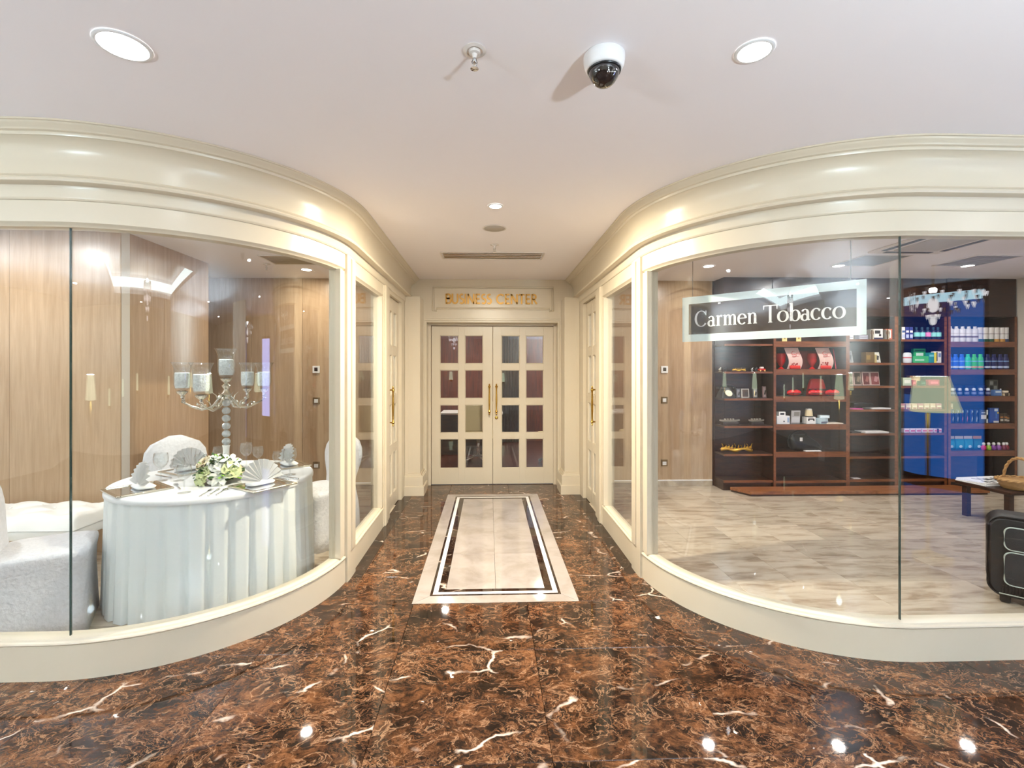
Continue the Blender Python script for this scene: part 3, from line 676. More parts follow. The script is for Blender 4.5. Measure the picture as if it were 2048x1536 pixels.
# switches on the two back walls
for sx, rm in ((-1, 'dining display'), (1, 'shop')):
    x = sx*2.21
    t = thing('thermostat', 'white thermostat with black display on the %s back wall' % rm, 'thermostat', (x, 6.01, 1.506))
    obj('cover', bx(BM(), (0, -.008, 0), (.090, .016, .090), .004), 'white_plastic', t); obj('display', bx(BM(), (0, -.017, .002), (.042, .003, .046), .001), 'black_plastic', t)
    t = thing('light_switch', 'bronze framed light switch below the %s thermostat' % rm, 'switch', (x, 6.01, 1.112))
    obj('plate', bx(BM(), (0, -.005, 0), (.086, .010, .086), .003), 'bronze_plate', t); obj('rocker', bx(BM(), (0, -.011, 0), (.046, .006, .046), .002), 'white_plastic', t)
    t = thing('wall_socket', 'bronze framed wall socket low on the %s back wall' % rm, 'socket', (x, 6.01, .306))
    obj('plate', bx(BM(), (0, -.005, 0), (.086, .010, .086), .003), 'bronze_plate', t); obj('insert', bx(BM(), (0, -.011, -.006), (.050, .005, .044), .002), 'white_plastic', t)
    bm = BM(); 
    for s in (-1, 1): lathe(bm, [(.003, 0), (.003, .0015)], 8, (s*.0095, -.0135, -.006), Matrix.Rotation(PI/2, 3, 'X'))
    obj('pin_holes', bm, 'black_plastic', t)

# ---------------------------------------------------------------- dining display (left)
TC = (-1.97, 3.43); TR = .615; TZ = .745
t = thing('round_table', 'round banquet table with white top cloth and pleated floor-length skirt', 'table', (TC[0], TC[1], .006))
obj('tabletop', lathe(BM(), [(TR-.01, .715), (TR-.004, .722), (TR-.004, .730), (TR-.01, .735)], 64), 'white_cloth', t, True, True)
obj('leg', lathe(BM(), [(.24, 0), (.24, .02), (.06, .04), (.045, .7)], 24), 'black_plastic', t, True, True)
NF = 34; rnd = random.Random(3); amp = [rnd.uniform(.6, 1.2) for _ in range(NF)]; rings = []
for k in range(9):
    f = k/8; z = .728-.728*f+.002; ring = []
    for i in range(NF*10):
        q = i/10.0; j = int(q); ph = q-j
        # box pleats: a flat face with a tucked fold between
        tri = (0.0 if ph < .62 else math.sin((ph-.62)/.38*PI))
        r = TR+.004+f*.020-(0.010+.030*f)*tri*amp[j]+.004*f*math.sin(j*2.3+ph*3)
        a = 2*PI*(i/(NF*10.0)); ring.append((r*math.cos(a), r*math.sin(a), z))
    rings.append(ring)
obj('table_skirt', loft(BM(), rings, cap=False), 'skirt_cloth', t, True)
prof = [(0.001, .7375), (TR-.02, .7375), (TR+.002, .736), (TR+.010, .728), (TR+.013, .716), (TR+.012, .704)]
obj('top_cloth', lathe(BM(), prof, 90, cap=False), 'white_cloth', t, True)
ZT = .006+.7378   # table surface
def slipchair(name, label):
    """a banquet chair in a stretch damask cover: skirt to the floor, waisted back with a rounded top; faces +x"""
    t = thing(name, label, 'chair', group='slipcovered banquet chairs')
    rings = []
    for z, wx, wy, cx, r in ((0, .45, .47, .015, .05), (.10, .44, .45, .015, .05), (.30, .42, .425, .02, .06), (.40, .425, .43, .02, .06), (.445, .44, .445, .02, .06), (.468, .435, .44, .02, .07), (.478, .39, .40, .015, .09), (.481, .2, .2, .015, .09)):
        rings.append([(cx+x, y, z+(.004*math.sin(9*x)*math.cos(8*y) if z > .3 else 0)) for x, y in rrect(wx, wy, r, 8)])
    obj('seat_cover', loft(BM(), rings), 'damask', t, True)
    rings = []
    for k in range(15):
        f = k/14; z = .02+.90*f
        w = .45-.10*math.exp(-((z-.50)/.13)**2)+.03*math.exp(-((z-.74)/.15)**2)
        if z > .70: w *= math.sqrt(max(.02, 1-((z-.70)/.224)**2.6))
        th = .10-.055*min(1, z/.6); lean = -.175-.16*max(0, z-.42)**1.15-.02*(1-f)
        rings.append([(lean+x, y, z) for x, y in rrect(th, w, th*.49, 6)])
    obj('back_cover', loft(BM(), rings), 'damask', t, True)
    return t
ch = slipchair('slipcovered_chair', 'white damask slipcovered chair at the left edge, side-on before the bench')
ch.location = (-2.645, 2.83, .006); ch.rotation_euler = (0, 0, math.radians(31))
dup(ch, (-2.62, 4.07, .006), math.radians(-45), 'grey-white slipcovered chair behind the round table, back against the veneer pier')
dup(ch, (-1.50, 4.20, .006), math.radians(-122), 'slipcovered chair right of the table, seen through the corner post glazing')
# tufted bench
t = thing('tufted_bench', 'white tufted leather bench with carved feet along the pier wall', 'bench', (-3.62, 3.66, .006))
bm = BM(); nx, ny = 72, 24; LX, LY = 1.30, .46
V = [[None]*(ny+1) for _ in range(nx+1)]
for i in range(nx+1):
    for j in range(ny+1):
        x = -LX/2+LX*i/nx; y = -LY/2+LY*j/ny; u = x/.16; v = y/.15
        d = min(abs(u+v-2*round((u+v)/2)), abs(u-v-2*round((u-v)/2)))
        e = min(1, (LX/2-abs(x))/.04)*min(1, (LY/2-abs(y))/.05); e = max(0, e)**.5
        V[i][j] = bm.verts.new((x, y, .36+.085*e+.022*min(1, d*1.6)*e))
for i in range(nx):
    for j in range(ny): bm.faces.new((V[i][j], V[i+1][j], V[i+1][j+1], V[i][j+1]))
obj('tufted_cushion', bm, 'white_leather', t, True)
obj('apron', bx(BM(), (0, 0, .325), (LX-.01, LY-.01, .075), .012, seg=3), 'white_leather', t, True, True)
for sx in (-1, 1):
    for sy in (-1, 1):
        pts = [(sx*(LX/2-.16), sy*(LY/2-.05), .30), (sx*(LX/2-.07), sy*(LY/2-.05), .27), (sx*(LX/2-.045), sy*(LY/2-.045), .18), (sx*(LX/2-.10), sy*(LY/2-.05), .08), (sx*(LX/2-.04), sy*(LY/2-.03), .014)]
        obj('cabriole_leg', tube(BM(), pts, [.050, .044, .030, .018, .022], 10), 'white_leather', t, True)
for k in range(7): obj('button', sph(BM(), (-.48+.16*k, 0 if k % 2 else .07, .463), .010, 8, 6, (1, 1, .5)), 'white_leather', t, True)

# candelabra
CX, CY = -1.925, 3.45
t = thing('candelabra', 'tall silver five-arm candelabra with etched glass hurricane shades on the table', 'candelabra', (CX, CY, ZT))
obj('base', lathe(BM(), [(.085, 0), (.085, .008), (.06, .02), (.03, .03), (.017, .05)], 32), 'silver', t, True, True)
obj('column', lathe(BM(), [(.019, .03), (.021, .05), (.020, .18), (.022, .205), (.026, .218)], 16), 'candle_wax', t, True, True)
zs = [.258+.0345*2*i/2.0 for i in range(0)]
for k in range(6):
    b = obj('crystal_ball', sph(BM(), (0, 0, .245+.055*k), .0285, 10, 8, (1, 1, .92)), 'crystal_ball' if 'crystal_ball' in MATS else prin('crystal_ball', lin(214, 220, 220), .06, spec=.9, trans=.55) and 'crystal_ball', t)
obj('hub', lathe(BM(), [(.014, .54), (.030, .552), (.026, .565), (.036, .58), (.020, .60), (.014, .62), (.024, .632), (.03, .645), (.012, .66)], 20), 'silver', t, True, True)
def hurricane(parent, x, y, z, k=1.0):
    pr = [(.0, 0), (.022, .002), (.036, .012), (.043, .034), (.044, .075), (.041, .105), (.042, .128), (.050, .150), (.058, .163), (.0565, .163), (.049, .150), (.040, .128), (.039, .105), (.042, .075), (.041, .036), (.033, .014), (.0, .004)]
    g = obj('hurricane_shade', lathe(BM(), [(r*k, q*k) for r, q in pr], 28, (x, y, z), cap=False), 'crystal', parent, True)
    obj('candle', lathe(BM(), [(.0335*k, .016*k), (.0365*k, .035*k), (.0365*k, .100*k), (.033*k, .104*k), (.0, .104*k)], 24, (x, y, z), cap=False), 'etched_glass', g, True, True)
    obj('cup', lathe(BM(), [(.006, -.045*k), (.012, -.04*k), (.009, -.03*k), (.026*k, -.014*k), (.030*k, -.004*k), (.018*k, .0)], 18, (x, y, z)), 'silver', g, True, True)
hurricane(t, 0, 0, .70, 1.28)
for k, (a, rr, zz, kk) in enumerate(((197, .270, .612, 1.22), (267, .27, .596, 1.28), (87, .27, .618, 1.2), (56, .28, .618, 1.2))):
    a = math.radians(a); cx, cy = math.cos(a), math.sin(a); ex_, ey_ = cx*rr, cy*rr
    pts = [(cx*.015, cy*.015, .585), (cx*.05, cy*.05, .545), (cx*.09, cy*.09, .492), (cx*.15, cy*.15, .478), (cx*.21, cy*.21, .500), (cx*(rr+.002), cy*(rr+.002), .535), (ex_, ey_, zz-.05)]
    arm = obj('arm', tube(BM(), pts, [.009, .009, .010, .009, .008, .007, .006], 8), 'silver', t, True)
    bm = BM(); r2 = random.Random(k)
    for q in range(16):
        f = r2.uniform(.05, .95); i = int(f*(len(pts)-1)); p = Vector(pts[i]).lerp(Vector(pts[i+1]), f*(len(pts)-1)-i)
        sph(bm, p+Vector((r2.uniform(-.012, .012), r2.uniform(-.012, .012), r2.uniform(-.004, .028))), r2.uniform(.007, .015), 6, 4, (1, .45, .8), Matrix.Rotation(r2.uniform(0, 6), 4, (r2.random(), r2.random(), 1)))
    for q in range(3):
        p = Vector(pts[1+q]); tube(bm, [p, p+Vector((cx*.012, cy*.012, .03)), p+Vector((cx*.035, cy*.035, .05))], [.004, .003, .002], 6)
    obj('acanthus_leaves', bm, 'silver', arm)
    hurricane(t, ex_, ey_, zz, kk)

# bouquet
t = thing('flower_bouquet', 'low bouquet of cream roses and white lilies at the candelabra foot', 'bouquet', (CX+.07, CY-.19, ZT))
def rose_mesh():
    bm = BM(); r2 = random.Random(11)
    sph(bm, (0, 0, .018), .015, 8, 6)
    for ring, (n, R, tilt, h) in enumerate(((3, .016, .2, .030), (5, .025, .5, .032), (6, .036, .9, .030))):
        for k in range(n):
            a = 2*PI*(k+.4*ring)/n; M = Matrix.Rotation(a, 4, 'Z') @ Matrix.Translation((R*.55, 0, .004)) @ Matrix.Rotation(tilt, 4, 'Y')
            g = []
            for i in range(5):
                u = -1+2*i/4; row = []
                for j in range(4):
                    v = j/3; w = R*1.0*math.sin(PI*(.25+.6*v)); row.append(bm.verts.new(M @ Vector((.008*(1-u*u)*-1+.012*v*v, u*w, h*v*(1-.18*u*u)))))
                g.append(row)
            for i in range(4):
                for j in range(3): bm.faces.new((g[i][j], g[i+1][j], g[i+1][j+1], g[i][j+1]))
    return bm
def lily_mesh():
    bm = BM()
    for k in range(6):
        M = Matrix.Rotation(2*PI*k/6, 4, 'Z'); g = []
        for i in range(6):
            v = i/5; w = .016*math.sin(PI*(.12+.86*v)); x = .006+.060*v; z = .02*math.sin(v*2.6)
            g.append([bm.verts.new(M @ Vector((x, s*w, z+(.004 if s else 0)))) for s in (-1, 0, 1)])
        for i in range(5):
            for j in range(2): bm.faces.new((g[i][j], g[i+1][j], g[i+1][j+1], g[i][j+1]))
    for k in range(5):
        a = 2*PI*k/5; tube(bm, [(0, 0, 0), (.012*math.cos(a), .012*math.sin(a), .03)], .0016, 5)
    return bm
def leaf_mesh():
    bm = BM(); g = []
    for i in range(6):
        v = i/5; w = .017*math.sin(PI*min(1, .05+.95*v))**.8; g.append([bm.verts.new((.075*v, s*w, .010*math.sin(PI*v)-.006*abs(s))) for s in (-1, 0, 1)])
    for i in range(5):
        for j in range(2): bm.faces.new((g[i][j], g[i+1][j], g[i+1][j+1], g[i][j+1]))
    return bm
obj('foam_mound', sph(BM(), (0, 0, .045), .08, 14, 8, (1.1, .9, .55)), 'leaf', t, True)
r2 = random.Random(21); src = {}
def blossom(name, mesh, mat, p, n, s):
    key = (name, mat)
    q = Vector(n).to_track_quat('Z', 'Y').to_euler(); q.rotate_axis('Z', r2.uniform(0, 6))
    if key not in src:
        src[key] = obj(name, mesh(), mat, t, True); o = src[key]
    else: o = inst(name, src[key], t)
    o.location = p; o.rotation_euler = q; o.scale = (s, s, s)
FL = [(-.10, -.045, .125, 'r', 'petal_cream', 1.25), (.015, -.075, .118, 'r', 'petal_white', 1.15), (.105, -.06, .085, 'r', 'petal_green', 1.3), (-.065, -.10, .062, 'r', 'petal_green', 1.3), (-.085, -.11, .018, 'r', 'petal_green', 1.15), (.06, .03, .12, 'r', 'petal_white', 1.0), (-.05, .02, .135, 'l', 'petal_white', 1.0),
      (.05, -.11, .055, 'l', 'petal_white', 1.15), (.085, -.03, .135, 'l', 'petal_white', 1.1), (-.02, -.06, .150, 'l', 'petal_white', .9), (.035, -.12, .02, 'l', 'petal_white', .9), (-.13, -.06, .06, 'l', 'petal_white', .8), (-.12, -.09, .01, 'l', 'petal_white', .8), (.12, .02, .07, 'r', 'petal_cream', 1.0), (-.09, .06, .08, 'r', 'petal_cream', 1.0)]
for x, y, z, k, m_, s in FL:
    blossom('rose' if k == 'r' else 'lily', rose_mesh if k == 'r' else lily_mesh, m_, (x*.85, y*.8, z), (x, y-.03, z*.8+.02), s)
for k in range(110):
    a = r2.uniform(0, 2*PI); e = r2.uniform(-.05, 1.35); d = Vector((math.cos(a)*math.cos(e), math.sin(a)*math.cos(e), math.sin(e)))
    m_ = 'leaf' if r2.random() < .8 else 'leaf_light'; key = ('leaf', m_)
    if key not in src: src[key] = obj('leaf', leaf_mesh(), m_, t, True); o = src[key]
    else: o = inst('leaf', src[key], t)
    p = Vector((d.x*.095, d.y*.085, .035+d.z*.092)); o.location = p
    q = (d+Vector((r2.uniform(-.5, .5), r2.uniform(-.5, .5), r2.uniform(-.2, .4)))).to_track_quat('X', 'Z'); o.rotation_euler = q.to_euler(); s = r2.uniform(.7, 1.15); o.scale = (s, s, s)
    if o.location.z < .035: o.location.z = .035

# place settings: charger, napkin, glasses and cutlery
PLACES = [(-2.26, 3.06, 38, 'at the left front'), (-1.52, 3.14, -57, 'at the right front'), (-2.28, 3.62, -61, 'behind, by the grey chair back'), (-1.65, 3.78, 48, 'at the right, near the post')]
ch_src = nap_src = None; GS = {}
def charger(x, y, rz, wd):
    t = thing('charger_plate', 'square mirrored charger plate with silver beaded rim '+wd, 'plate', (x, y, ZT), rz, 'charger plates')
    obj('mirror', bx(BM(), (0, 0, .004), (.27, .27, .006), .002), 'chrome', t)
    bm = BM()
    for s in (-1, 1): bx(bm, (0, s*.138, .006), (.30, .022, .011), .003); bx(bm, (s*.138, 0, .006), (.022, .254, .011), .003)
    obj('rim', bm, 'silver', t)
    return t
def fan_napkin(x, y, rz, wd):
    t = thing('folded_napkin', 'white napkin folded into a standing fan '+wd, 'napkin', (x, y, ZT+.013), rz, 'folded napkins')
    bm = BM(); n = 22; fr = [[], []]
    for i in range(n+1):
        a = math.radians(8+164*i/n); zig = .010*(1 if i % 2 else -1)
        fr[0].append(bm.verts.new((.018*math.cos(a), zig*.2, .012+.016*math.sin(a))))
        fr[1].append(bm.verts.new((.118*math.cos(a), .030*math.sin(a)+zig, .010+.122*math.sin(a))))
    for i in range(n): bm.faces.new((fr[0][i], fr[0][i+1], fr[1][i+1], fr[1][i]))
    r = bmesh.ops.solidify(bm, geom=bm.faces[:], thickness=.0022); bmesh.ops.scale(bm, verts=bm.verts, vec=(1.2, 1.2, 1.2))
    obj('fan', bm, 'white_cloth', t)
    bm = BM(); rings = []
    for z, w, d in ((.0, .17, .10), (.008, .18, .105), (.018, .15, .08), (.024, .06, .03)): rings.append([(p, q+.03, z) for p, q in rrect(w, d, min(w, d)*.4, 6)])
    obj('folded_base', loft(bm, rings), 'white_cloth', t, True)
    return t
def goblet(x, y, k, label):
    t = thing('wine_glass', label, 'glass', (x, y, ZT), 0, 'stemmed glasses')
    if 'b' not in GS:
        GS['b'] = obj('bowl', lathe(BM(), [(.004, .075), (.016, .080), (.030, .094), (.038, .115), (.039, .135), (.034, .165), (.0325, .165), (.0372, .135), (.036, .116), (.028, .097), (.014, .084), (.0, .081)], 22, cap=False), 'crystal', t, True)
        GS['s'] = obj('stem', lathe(BM(), [(.034, .0005), (.034, .003), (.012, .007), (.005, .012), (.0038, .045), (.006, .070), (.004, .078)], 18), 'crystal', t, True, True)
    else:
        inst('bowl', GS['b'], t); inst('stem', GS['s'], t)
    t.scale = (k, k, k)
def cutlery(kind, x, y, rz, label):
    t = thing(kind, label, kind, (x, y, ZT+.0015), rz, 'table cutlery')
    bm = BM(); tube(bm, [(0, -.09, .003), (0, -.05, .0035), (0, .03, .004)], [.0055, .004, .003], 8); obj('handle', bm, 'chrome', t, True)
    if kind == 'knife':
        bm = BM(); prism(bm, [(-.004, .03), (.004, .03), (.010, .07), (.007, .115), (0, .12), (-.004, .10)], .0025, .0045); obj('blade', bm, 'chrome', t)
    elif kind == 'fork':
        bm = BM(); prism(bm, [(-.003, .03), (.003, .03), (.010, .055), (.011, .07), (-.011, .07), (-.010, .055)], .0025, .0045)
        for q in (-.009, -.003, .003, .009): bb(bm, (q-.0016, .068, .0027), (q+.0016, .11, .0045))
        obj('tines', bm, 'chrome', t)
    else:
        obj('bowl', sph(BM(), (0, .055, .004), .02, 10, 6, (.8, 1.35, .16)), 'chrome', t, True)
for x, y, a, wd in PLACES:
    a = math.radians(a)
    charger(x, y, -a, wd); fan_napkin(x, y, -a, wd)
for x, y, k, lb in ((-1.92, 2.975, 1.05, 'wine glass standing alone at the front edge of the table'), (-2.28, 3.30, 1.15, 'wine glass behind the left front napkin, taller of two'), (-2.16, 3.30, .95, 'wine glass behind the left front napkin, shorter of two'), (-2.06, 3.38, 1.0, 'wine glass just left of the flowers'), (-1.93, 3.74, 1.15, 'tall wine glass behind the bouquet, left of the pair'), (-1.83, 3.72, 1.0, 'wine glass behind the bouquet, right of the pair'),
                    (-1.58, 3.50, 1.0, 'wine glass behind the right front napkin'), (-1.48, 3.46, 1.15, 'tall wine glass nearest the corner post at the table right'), (-2.13, 3.72, 1.0, 'wine glass before the grey chair back')):
    goblet(x, y, k, lb)
for k, (kd, x, y, a, lb) in enumerate((('fork', -1.78, 2.96, 10, 'fork lying at the front table edge, left of three pieces'), ('fork', -1.74, 2.975, 10, 'fork lying at the front table edge, middle of three pieces'), ('spoon', -1.70, 2.99, 10, 'spoon lying at the front table edge beside two forks'), ('knife', -1.44, 3.36, 60, 'knife lying right of the front right napkin'), ('spoon', -1.50, 3.34, 60, 'spoon lying by the right edge of the table'), ('fork', -2.05, 3.12, 40, 'fork right of the left front charger'), ('knife', -2.34, 3.42, 60, 'knife lying on the left part of the table behind the glasses'))):
    cutlery(kd, x, y, math.radians(a), lb)
# ---------------------------------------------------------------- shop (right)
def xs(u, Y=5.78):
    a = (u-1011)/945.0; c, s = math.cos(math.radians(2)), math.sin(math.radians(2)); return -.045+Y*(a*c+s)/(c-a*s)
ZA = [1.855, 1.509, 1.173, .828, .487, .126]; ZB = [1.885, 1.589, 1.302, 1.007, .710, .420, .130]; ZC = [1.822, 1.481, 1.147, .807, .460, .132]
def shelf_unit(x0, x1, yf, zs, th, label, left=True, right=True, edge='walnut_edge'):
    t = thing('shelf_unit', label, 'shelf', group='walnut shop shelving')
    obj('back_panel', bb(BM(), (x0, 5.985, .0065), (x1, 6.008, 2.6485)), 'walnut', t)
    for on, xa, xb in ((left, x0, x0+.03), (right, x1-.03, x1)):
        if on:
            s = obj('side_panel', bb(BM(), (xa, yf+.004, .0065), (xb, 5.985, 2.17)), 'walnut', t)
            obj('edge_strip', bb(BM(), (xa, yf, .0065), (xb, yf+.0038, 2.17)), edge, s)
    a, b = x0+(.0302 if left else 0), x1-(.0302 if right else 0)
    for z in zs[:-1]:
        s = obj('shelf', bb(BM(), (a, yf+.006, z-th), (b, 5.985, z)), 'walnut', t)
        obj('edge_strip', bb(BM(), (a, yf+.001, z-th), (b, yf+.0058, z)), edge, s)
    s = obj('base', bb(BM(), (a, yf+.03, .0065), (b, 5.985, zs[-1])), 'walnut', t)
    obj('edge_strip', bb(BM(), (a, yf+.001, zs[-1]-.028), (b, yf+.029, zs[-1])), edge, s)
    obj('fascia', bb(BM(), (x0, yf+.012, 2.17), (x1, 5.984, 2.6485)), 'walnut', t)
    return t
shelf_unit(2.86, 3.47, 5.735, ZC, .024, 'open-ended walnut shelf unit at the left with telephone and gilt carving', False, False)
shelf_unit(3.471, 4.421, 5.72, ZA, .068, 'wide walnut shelf unit with thick shelves holding red gifts and a black bag')
shelf_unit(4.422, 5.061, 5.74, ZB, .028, 'narrow walnut shelf unit with picture frames and papers, right of the red gifts')
shelf_unit(5.062, 5.705, 5.74, ZB, .028, 'narrow walnut shelf unit with sweets and green cartons, left of the bottles')
t5 = shelf_unit(5.706, 6.60, 5.72, ZA, .068, 'wide walnut shelf unit at the far right holding rows of bottles')
obj('cupboard_door', bb(BM(), (5.75, 5.80, .14), (6.16, 5.82, .40)), 'walnut', t5)
# platform
t = thing('display_platform', 'low wooden step platform before the shelves', 'platform')
for k, (p, z) in enumerate((([(3.05, 5.475), (4.55, 5.462), (4.45, 5.59), (2.985, 5.59)], .062), ([(4.552, 5.462), (5.95, 5.45), (5.85, 5.59), (4.452, 5.59)], .062), ([(2.985, 5.592), (5.85, 5.592), (5.75, 5.712), (2.92, 5.712)], .062))):
    obj('plank', prism(BM(), p, .028, z), 'platform_wood', t)
obj('kick', prism(BM(), [(3.055, 5.485), (5.93, 5.46), (5.745, 5.71), (2.93, 5.71)], .0065, .028), 'walnut', t)

# hanging sign
SA, SB = Vector((1.38, 3.432, 0)), Vector((2.151, 2.675, 0)); mid = (SA+SB)/2; dr = (SB-SA); SL = dr.length
t = thing('hanging_sign', 'hanging shop sign, frosted border round a dark panel with white serif lettering', 'sign', (mid.x, mid.y, 1.868), math.atan2(dr.y, dr.x))
SH = .325; bw = .052
bm = BM()
for s in (-1, 1): bb(bm, (-SL/2, -.004, s*SH/2), (SL/2, .004, s*(SH/2-bw))); bb(bm, (s*SL/2, -.004, -SH/2+bw), (s*(SL/2-.046), .004, SH/2-bw))
obj('frosted_border', bm, 'frosted', t)
obj('dark_panel', bb(BM(), (-SL/2+.046, -.003, -SH/2+bw), (SL/2-.046, .003, SH/2-bw)), 'sign_back', t)
for u in (-.44, .44): obj('cable', tube(BM(), [(u*SL*.98, 0, SH/2), (u*SL*.98, 0, CEIL-1.868)], .0022, 6), 'steel_cable', t)
def G_SERIF(ch):
    A = arc; T, h = .13, .045   # thick and thin strokes
    def ell(cx, cz, rx, rz, a0, a1, n=24):
        pts = A(cx, cz, rx, rz, a0, a1, n); ws = [h+(T-h)*abs(math.cos(math.radians(a0+(a1-a0)*i/(n-1))))**1.5 for i in range(n)]; return (pts, ws)
    stem = lambda x, z0, z1: ([(x, z0), (x, z1)], [T, T])
    foot = lambda x, z: ([(x-.12, z), (x+.12, z)], [h, h])
    head = lambda x, z: ([(x-.13, z-.03), (x, z)], [h, h*1.4])
    X = .62
    def arch(x0, x1): return ([(x0+.04, X-.14), (x0+.10, X-.05), (x0+.18, X-.005), (x1-.09, X-.01), (x1-.02, X-.07), (x1, X-.17), (x1, X-.3)], [h*.8, h, h*1.3, h*1.6, T*.8, T, T])
    return {'C': [ell(.46, .5, .40, .48, 50, 322), ([(.80, .98), (.80, .68)], [h, h*.8]), ([(.72, .86), (.80, .72)], [T*.5, h])],
     'T': [stem(.42, .02, .97), ([(.0, .965), (.84, .965)], [h*1.2]*2), ([(.02, .97), (.02, .74)], [h*1.6, h*.6]), ([(.82, .97), (.82, .74)], [h*1.6, h*.6]), foot(.42, .02)],
     'a': [stem(.40, .06, .45), ([(.40, .44), (.36, .56), (.26, .61), (.15, .58), (.09, .50)], [T, T*.7, h*1.2, h*1.4, T*.8]), ell(.23, .175, .17, .175, 40, 320, 18), ([(.40, .36), (.25, .33)], [h, h]), ([(.40, .07), (.46, .02), (.54, .05)], [T*.8, T*.5, h])],
     'r': [stem(.18, .02, X), foot(.18, .02), head(.18, X), ([(.20, X-.16), (.27, X-.06), (.36, X-.01), (.44, X-.05)], [h, h*1.2, T*.7, T*.9])],
     'm': [stem(.18, .02, X), foot(.18, .02), head(.18, X), arch(.18, .50), stem(.50, .02, X-.2), foot(.50, .02), arch(.50, .82), stem(.82, .02, X-.2), foot(.82, .02)],
     'n': [stem(.18, .02, X), foot(.18, .02), head(.18, X), arch(.18, .53), stem(.53, .02, X-.2), foot(.53, .02)],
     'e': [ell(.30, .31, .24, .30, 8, 318), ([(.06, .36), (.55, .36)], [h, h])],
     'o': [ell(.33, .31, .27, .30, 0, 360, 32)],
     'b': [stem(.15, .02, 1.0), head(.15, 1.0), ell(.36, .31, .23, .30, -170, 170, 28)],
     'c': [ell(.30, .31, .24, .30, 45, 320), ([(.44, .52), (.50, .50)], [T, T*.8])]}[ch]
SADV = {'C': .92, 'a': .56, 'r': .48, 'm': 1.0, 'e': .60, 'n': .70, 'T': .84, 'o': .68, 'b': .66, 'c': .58, ' ': .34}
txt = 'Carmen Tobacco'; tot = sum(SADV[c] for c in txt); ht = .115; kx = (SL*.825)/tot/ht
x = -SL*.415
for c_ in txt:
    if c_ != ' ':
        bm = BM()
        for pts, ws in G_SERIF(c_): ribbon(bm, [(p*ht*kx, q*ht) for p, q in pts], [w*ht for w in ws], -.0055, -.0032)
        o = obj('letter', bm, 'letter_white', t); o.location = (x, 0, -.058)
    x += SADV[c_]*ht*kx

# goods ------------------------------------------------------------
BOUNDS = [(2.88, 3.455), (3.507, 4.384), (4.458, 5.026), (5.098, 5.668), (5.742, 6.563)]
def fitx(x, w):
    # keep a thing between the cheeks of its own unit
    a, b = min(BOUNDS, key=lambda q: abs(x-(q[0]+q[1])/2)-(q[1]-q[0])/2)
    return min(max(x, a+w/2+.002), b-w/2-.002)
def carton(name, label, cat, x, z, w, h, d, mat, y=5.84, rz=0, tilt=0, pr=None, group=None):
    """a printed carton or book standing on a shelf; pr: list of (x0, z0, x1, z1 as fractions of the face, material)"""
    o = obj(name, bx(BM(), (0, 0, h/2), (w, d, h), min(.002, d*.2)), mat)
    y = max(5.752+d/2, 5.79) if y == 5.84 else y
    o.location = (fitx(x, w+.004+abs(math.sin(rz))*d), y, z+.0004+(d/2*math.sin(abs(tilt)) if tilt else 0)); o.rotation_euler = (-tilt, 0, rz); tag(o, label, cat, group)
    for a, b, c_, e, m_ in (pr or []):
        obj('print', bb(BM(), (-w/2+a*w, -d/2-.0009, b*h), (-w/2+c_*w, -d/2-.0001, e*h)), m_, o)
    return o
def bottle(name, label, x, z, prof, mats, band, y=5.785, group=None, cat='bottle', oval=.7, cap=None, extra=None):
    t = thing(name, label, cat, (fitx(x, 2.06*max(r for r, q in prof)), y, z+.0004), 0, group)
    def L(pf, m_, nm, k=1.0):
        bm = lathe(BM(), [(r*k, q) for r, q in pf], 16); bmesh.ops.scale(bm, verts=bm.verts, vec=(1, oval, 1)); return obj(nm, bm, m_, t, True, True)
    L(prof, mats[0], 'body')
    if cap: L(cap, mats[1], 'cap')
    for z0, z1, m_ in band:
        r0 = max(r for r, q in prof)*1.012; L([(r0, z0), (r0, z1)], m_, 'label_band')
    return t
WHT, NAVY, BLU, GRN = flat(232, 228, 226), flat(18, 26, 92), flat(34, 98, 216), flat(60, 190, 40)
# far right unit, top row: five pump bottles, then six tubes
for k in range(5):
    bottle('lotion_bottle', 'white lotion bottle with brown picture band, %s from left on the top bottle shelf' % ordw(k), xs(1901+12.4*k), ZA[0], [(.036, 0), (.038, .006), (.038, .150), (.030, .166), (.018, .172)], (WHT, WHT), [(.055, .075, flat(110, 84, 70)), (.105, .112, flat(200, 190, 190))], group='white lotion bottles', cap=[(.02, .172), (.02, .195), (.012, .198)])
for k in range(6):
    b_ = [flat(30, 84, 62)]*3+[flat(206, 150, 70)]*2+[flat(36, 66, 110)]
    nm = ['dark green foot']*3+['orange foot']*2+['blue foot']; w_ = ['left one', 'middle one', 'right one', 'left one', 'right one', 'alone at the row end']
    bottle('lotion_tube', 'white upright lotion tube with %s, %s, top bottle shelf' % (nm[k], w_[k]), xs(1960.5+11.2*k), ZA[0], [(.029, .0), (.031, .03), (.032, .12), (.033, .182), (.032, .184)], (WHT, WHT), [(.001, .038, b_[k]), (.10, .108, flat(150, 140, 140))], group='white lotion tubes', cat='tube', oval=.62)
SHP = [(.029, 0), (.034, .01), (.037, .06), (.035, .12), (.030, .150), (.022, .158)]; CAPS = [(.023, .158), (.023, .186), (.02, .192)]
